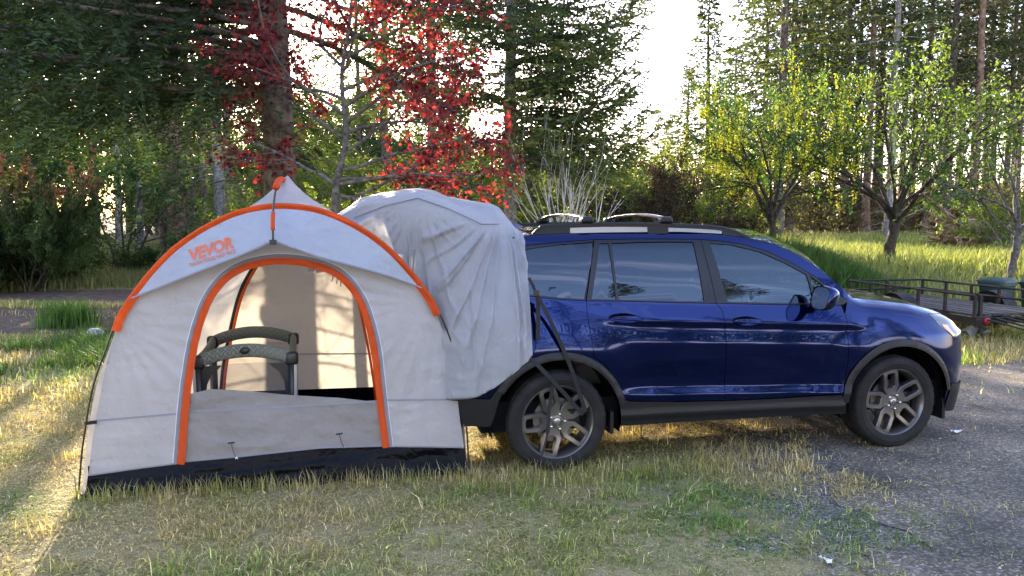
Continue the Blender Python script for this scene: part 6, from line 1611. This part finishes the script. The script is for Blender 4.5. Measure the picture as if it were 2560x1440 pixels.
def scatter(n, x0, x1, y0, y1, rg, mask=None):
    x = x0 + (x1 - x0) * rg.random(n); y = y0 + (y1 - y0) * rg.random(n)
    if mask is not None:
        k = mask(x, y, rg); x, y = x[k], y[k]
    return x, y
_tent_c = np.array([TB[:2] + T1[:2] * a + T2[:2] * b for a, b in ((.01, -.02), (2.54, -.02), (1.95, 2.22), (.40, 2.22))])
def vis(x, y): return (np.abs(x) < .70 * y + 1.45)
def off_things(x, y):
    P = np.stack([x, y], 1); return ~in_poly(P, _tent_c)
def asph_keep(x, y, rg, inside=.02, edge=.9):
    P = np.stack([x, y], 1); ins = in_poly(P, ASPH)
    # tufts survive along the worn edge of the asphalt
    d = np.full(len(x), 9.0)
    q = np.asarray(ASPH[:14]); 
    for a, b in zip(q[:-1], q[1:]):
        ab = b - a; t = np.clip(((P - a) @ ab) / (ab @ ab), 0, 1); d = np.minimum(d, np.linalg.norm(P - (a + t[:, None] * ab), axis=1))
    patch = fbm(x * 2.6 + 40, y * 2.6, 33, 4)
    pr = np.where(ins, np.where(patch > .54, .8 * np.exp(-d / .40), .0) + .04 * np.exp(-d / .8), np.where(patch > .5, 1.0 - .35 * np.exp(-d / .5), 1.0 - .97 * np.exp(-d / .9)))
    return rg.random(len(x)) < pr
def dirt_keep(x, y, rg):
    P = np.stack([x, y], 1); ins = in_poly(P, DIRT); patch = fbm(x * .5, y * 1.6, 12, 4)
    mid = np.abs(y - (16.6 + .02 * x)) < .5
    return ~ins | (rg.random(len(x)) < np.where(mid & (patch > .42), .75, np.where(patch > .60, .22, .015)))
def patchy(x, y, rg, thr=.30, soft=.14, seed=3):
    p = .6 * fbm(x * 2.1, y * 2.1, seed, 4) + .4 * fbm(x * 9, y * 9, seed + 2, 2)
    return rg.random(len(x)) < np.clip((p - thr) / soft, .28, 1)
layers = []
rg = np.random.default_rng(1234)
# near mat of short dry turf
def near_mask(x, y, rg): return vis(x, y) & off_things(x, y) & asph_keep(x, y, rg) & patchy(x, y, rg)
x, y = scatter(380000, -6.3, 5.2, 3.2, 8.2, rg, near_mask)
sc_ = .6 + .5 * fbm(x * .7, y * .7, 44)
h = (.016 + .030 * rg.random(len(x)) ** 1.6) * sc_ * (1 + .8 * (fbm(x * 1.5, y * 1.5, 71) > .56)); w = .0036 + .0036 * rg.random(len(x))
layers.append(blades(x, y, h, w, grass_cols(x, y, rg, .50), rg, 1.3))
# broad little weed leaves lying flat
x, y = scatter(46000, -6.3, 4.6, 3.2, 8.2, rg, lambda x, y, r: near_mask(x, y, r) & (fbm(x * 3.1, y * 3.1, 90) > .47))
layers.append(blades(x, y, .018 + .022 * rg.random(len(x)), .009 + .008 * rg.random(len(x)), grass_cols(x, y, rg, .75) * 1.0, rg, 1.8))
# taller green tufts and seed stalks
def tuft_mask(x, y, rg): return near_mask(x, y, rg) & (fbm(x * 1.2 + 5, y * 1.2, 61, 4) > .56)
x, y = scatter(50000, -6.3, 3.6, 3.2, 8.0, rg, tuft_mask)
layers.append(blades(x, y, .035 + .065 * rg.random(len(x)), .0042 + .003 * rg.random(len(x)), grass_cols(x, y, rg, .6), rg, 1.0))
tx, ty = scatter(120, -4.6, 2.6, 3.4, 7.6, rg, near_mask)
xx = np.repeat(tx, 34) + .045 * rg.normal(size=len(tx) * 34); yy = np.repeat(ty, 34) + .045 * rg.normal(size=len(tx) * 34)
k = off_things(xx, yy); xx, yy = xx[k], yy[k]
layers.append(blades(xx, yy, .06 + .11 * rg.random(len(xx)), .0035 + .002 * rg.random(len(xx)), grass_cols(xx, yy, rg, .8), rg, 1.0))
# rank grass left by the mower along the tent and under the car
xx = []; yy = []
for a in np.linspace(-.05, 2.62, 420):
    p = TB[:2] + T1[:2] * a + T2[:2] * (-.075 - .05 * rg.random()); m_ = rg.integers(1, 5); xx += list(p[0] + .03 * rg.normal(size=m_)); yy += list(p[1] + .025 * rg.normal(size=m_))
for u in np.linspace(-.75, 2.2, 640):
    v = .95 + .35 * rg.random(); q = np.array(CAR_O) + u * _cF[:2] + v * _cN[:2]; m_ = rg.integers(1, 7); xx += list(q[0] + .06 * rg.normal(size=m_)); yy += list(q[1] + .06 * rg.normal(size=m_))
xx = np.array(xx); yy = np.array(yy); k = asph_keep(xx, yy, rg) & off_things(xx, yy); xx, yy = xx[k], yy[k]
layers.append(blades(xx, yy, .06 + .12 * rg.random(len(xx)) ** 1.4, .0030 + .0018 * rg.random(len(xx)), grass_cols(xx, yy, rg, .65), rg, .45))
V = np.vstack([l[0] for l in layers]); o = 0; Ts = []
for l in layers: Ts.append(l[1] + o); o += len(l[0])
me = mesh_np('grass', V, np.vstack(Ts)); attr_color(me, 'tint', np.vstack([l[2] for l in layers]))
tag(link('lawn_grass', me, M_grass), 'short patchy half-dry lawn grass in the foreground', 'grass', kind='stuff')

# middle distance and meadow
layers = []
def mid_mask(x, y, rg): return vis(x, y) & off_things(x, y) & asph_keep(x, y, rg) & dirt_keep(x, y, rg)
x, y = scatter(68000, -12.5, 12, 7.6, 15.5, rg, mid_mask); left = sstep(-2, -5, x)
h = (.04 + .07 * rg.random(len(x))) * (1 + .6 * left * (fbm(x * .8, y * .8, 4) > .5)); layers.append(blades(x, y, h, .008 + .006 * rg.random(len(x)), grass_cols(x, y, rg, .52 + .25 * 0), rg, .9))
x, y = scatter(16000, -9.5, -4.6, 8.5, 13.2, rg, lambda x, y, r: mid_mask(x, y, r) & (fbm(x * .9, y * .9, 14) > .50)); layers.append(blades(x, y, .10 + .20 * rg.random(len(x)), .008 + .006 * rg.random(len(x)), LUSH * np.exp(.25 * rg.normal(size=(len(x), 1))), rg, .6))
xx = -7.7 + .22 * rg.normal(size=900); yy = 13.2 + .15 * rg.normal(size=900); layers.append(blades(xx, yy, .25 + .35 * rg.random(900), .012 + .006 * rg.random(900), LUSH * 1.2 * np.exp(.2 * rg.normal(size=(900, 1))), rg, .4))
x, y = scatter(22000, -22, -3.6, 15.6, 17.3, rg, lambda x, y, r: vis(x, y) & (np.abs(y - 16.5 - .5 * (fbm(x * .4, x * 0, 3) - .5)) < .45) & (fbm(x * .6, y, 8) > .40)); layers.append(blades(x, y, .08 + .12 * rg.random(len(x)), .010 + .008 * rg.random(len(x)), grass_cols(x, y, rg, .9), rg, .8))
# verge by the trailer
x, y = scatter(36000, 5.2, 13, 9.6, 16, rg, mid_mask); layers.append(blades(x, y, .08 + .14 * rg.random(len(x)), .008 + .006 * rg.random(len(x)), grass_cols(x, y, rg, .85), rg, .6))
# tall meadow on the bank
x, y = scatter(56000, 2.5, 27, 15.0, 38, rg, lambda x, y, r: vis(x, y)); p = fbm(x * .25, y * .25, 6)
h = (.30 + .35 * rg.random(len(x))) * (.7 + .6 * p) * np.where(y < 15.8, .5, 1); g = np.clip((p - .35) * 2 + .3 * rg.normal(size=len(x)), 0, 1)[:, None]
layers.append(blades(x, y, h, .020 + .016 * rg.random(len(x)), (np.array([.15, .20, .055]) * (1 - g) + np.array([.32, .32, .13]) * g) * np.exp(.2 * rg.normal(size=(len(x), 1))), rg, .5))
# the rank clump behind the bonnet
x = PX(1985, 17.3) + 1.25 * rg.normal(size=9000); y = 17.6 + .75 * rg.normal(size=9000)
layers.append(blades(x, y, (.95 + .45 * rg.random(9000)) * np.exp(-((x - PX(1970, 17.3)) / 2.2) ** 2), .018 + .012 * rg.random(9000), np.array([.045, .095, .022]) * np.exp(.25 * rg.normal(size=(9000, 1))), rg, .45))
# clearing and wood floor on the left, and the far side behind the sleeve
x, y = scatter(45000, -20, 3, 19.5, 36, rg, lambda x, y, r: vis(x, y) & dirt_keep(x, y, r)); p = fbm(x * .3, y * .3, 16)
layers.append(blades(x, y, (.22 + .35 * rg.random(len(x))) * (.6 + .8 * p), .016 + .014 * rg.random(len(x)), (np.array([.10, .13, .04]) * (1 - p[:, None]) + np.array([.22, .22, .10]) * p[:, None]) * np.exp(.2 * rg.normal(size=(len(x), 1))), rg, .5))
V = np.vstack([l[0] for l in layers]); o = 0; Ts = []
for l in layers: Ts.append(l[1] + o); o += len(l[0])
me = mesh_np('grass', V, np.vstack(Ts)); attr_color(me, 'tint', np.vstack([l[2] for l in layers]))
tag(link('meadow_grass', me, M_grass), 'long meadow grass beyond the tent, car and trailer', 'grass', kind='stuff')

# ------------------------------------------------------------------ loose stones on the driveway
rg = np.random.default_rng(77)
x = 1.2 + 5.5 * rg.random(5200); y = 3.0 + 6.5 * rg.random(5200); P = np.stack([x, y], 1)
k = vis(x, y) & (in_poly(P, ASPH) | (x + 1.2 * (fbm(x * 1.5, y * 1.5, 5) - .5) > 1.5)) & (rg.random(len(x)) < .35 + .65 * (fbm(x * 2, y * 2, 19) > .5))
x, y = x[k], y[k]; n = len(x); s = .004 + .010 * rg.random(n) ** 3
oc = np.array([(1, 0, 0), (-1, 0, 0), (0, 1, 0), (0, -1, 0), (0, 0, 1)], float); of = np.array([(0, 2, 4), (2, 1, 4), (1, 3, 4), (3, 0, 4)])
V = oc[None] * (1 + .5 * (rg.random((n, 5, 1)) - .5)); a = rg.random(n) * 6.283; ca, sa = np.cos(a)[:, None], np.sin(a)[:, None]
V = np.stack([V[..., 0] * ca - V[..., 1] * sa, V[..., 0] * sa + V[..., 1] * ca, V[..., 2] * .8], -1) * s[:, None, None] + np.stack([x, y, gz(x, y) + .006], 1)[:, None]
me = mesh_np('gravel', V.reshape(-1, 3), (np.arange(n)[:, None, None] * 5 + of[None]).reshape(-1, 3))
C = np.array([.11, .105, .10]) * np.exp(.5 * rg.normal(size=(n, 1))); attr_color(me, 'tint', np.repeat(np.clip(C, .03, .6), 5, 0))
tag(link('loose_gravel', me, mat('gravel_stone', (.2, .2, .2), .9, attr='tint')), 'loose small stones scattered over the worn driveway', 'gravel', kind='stuff')
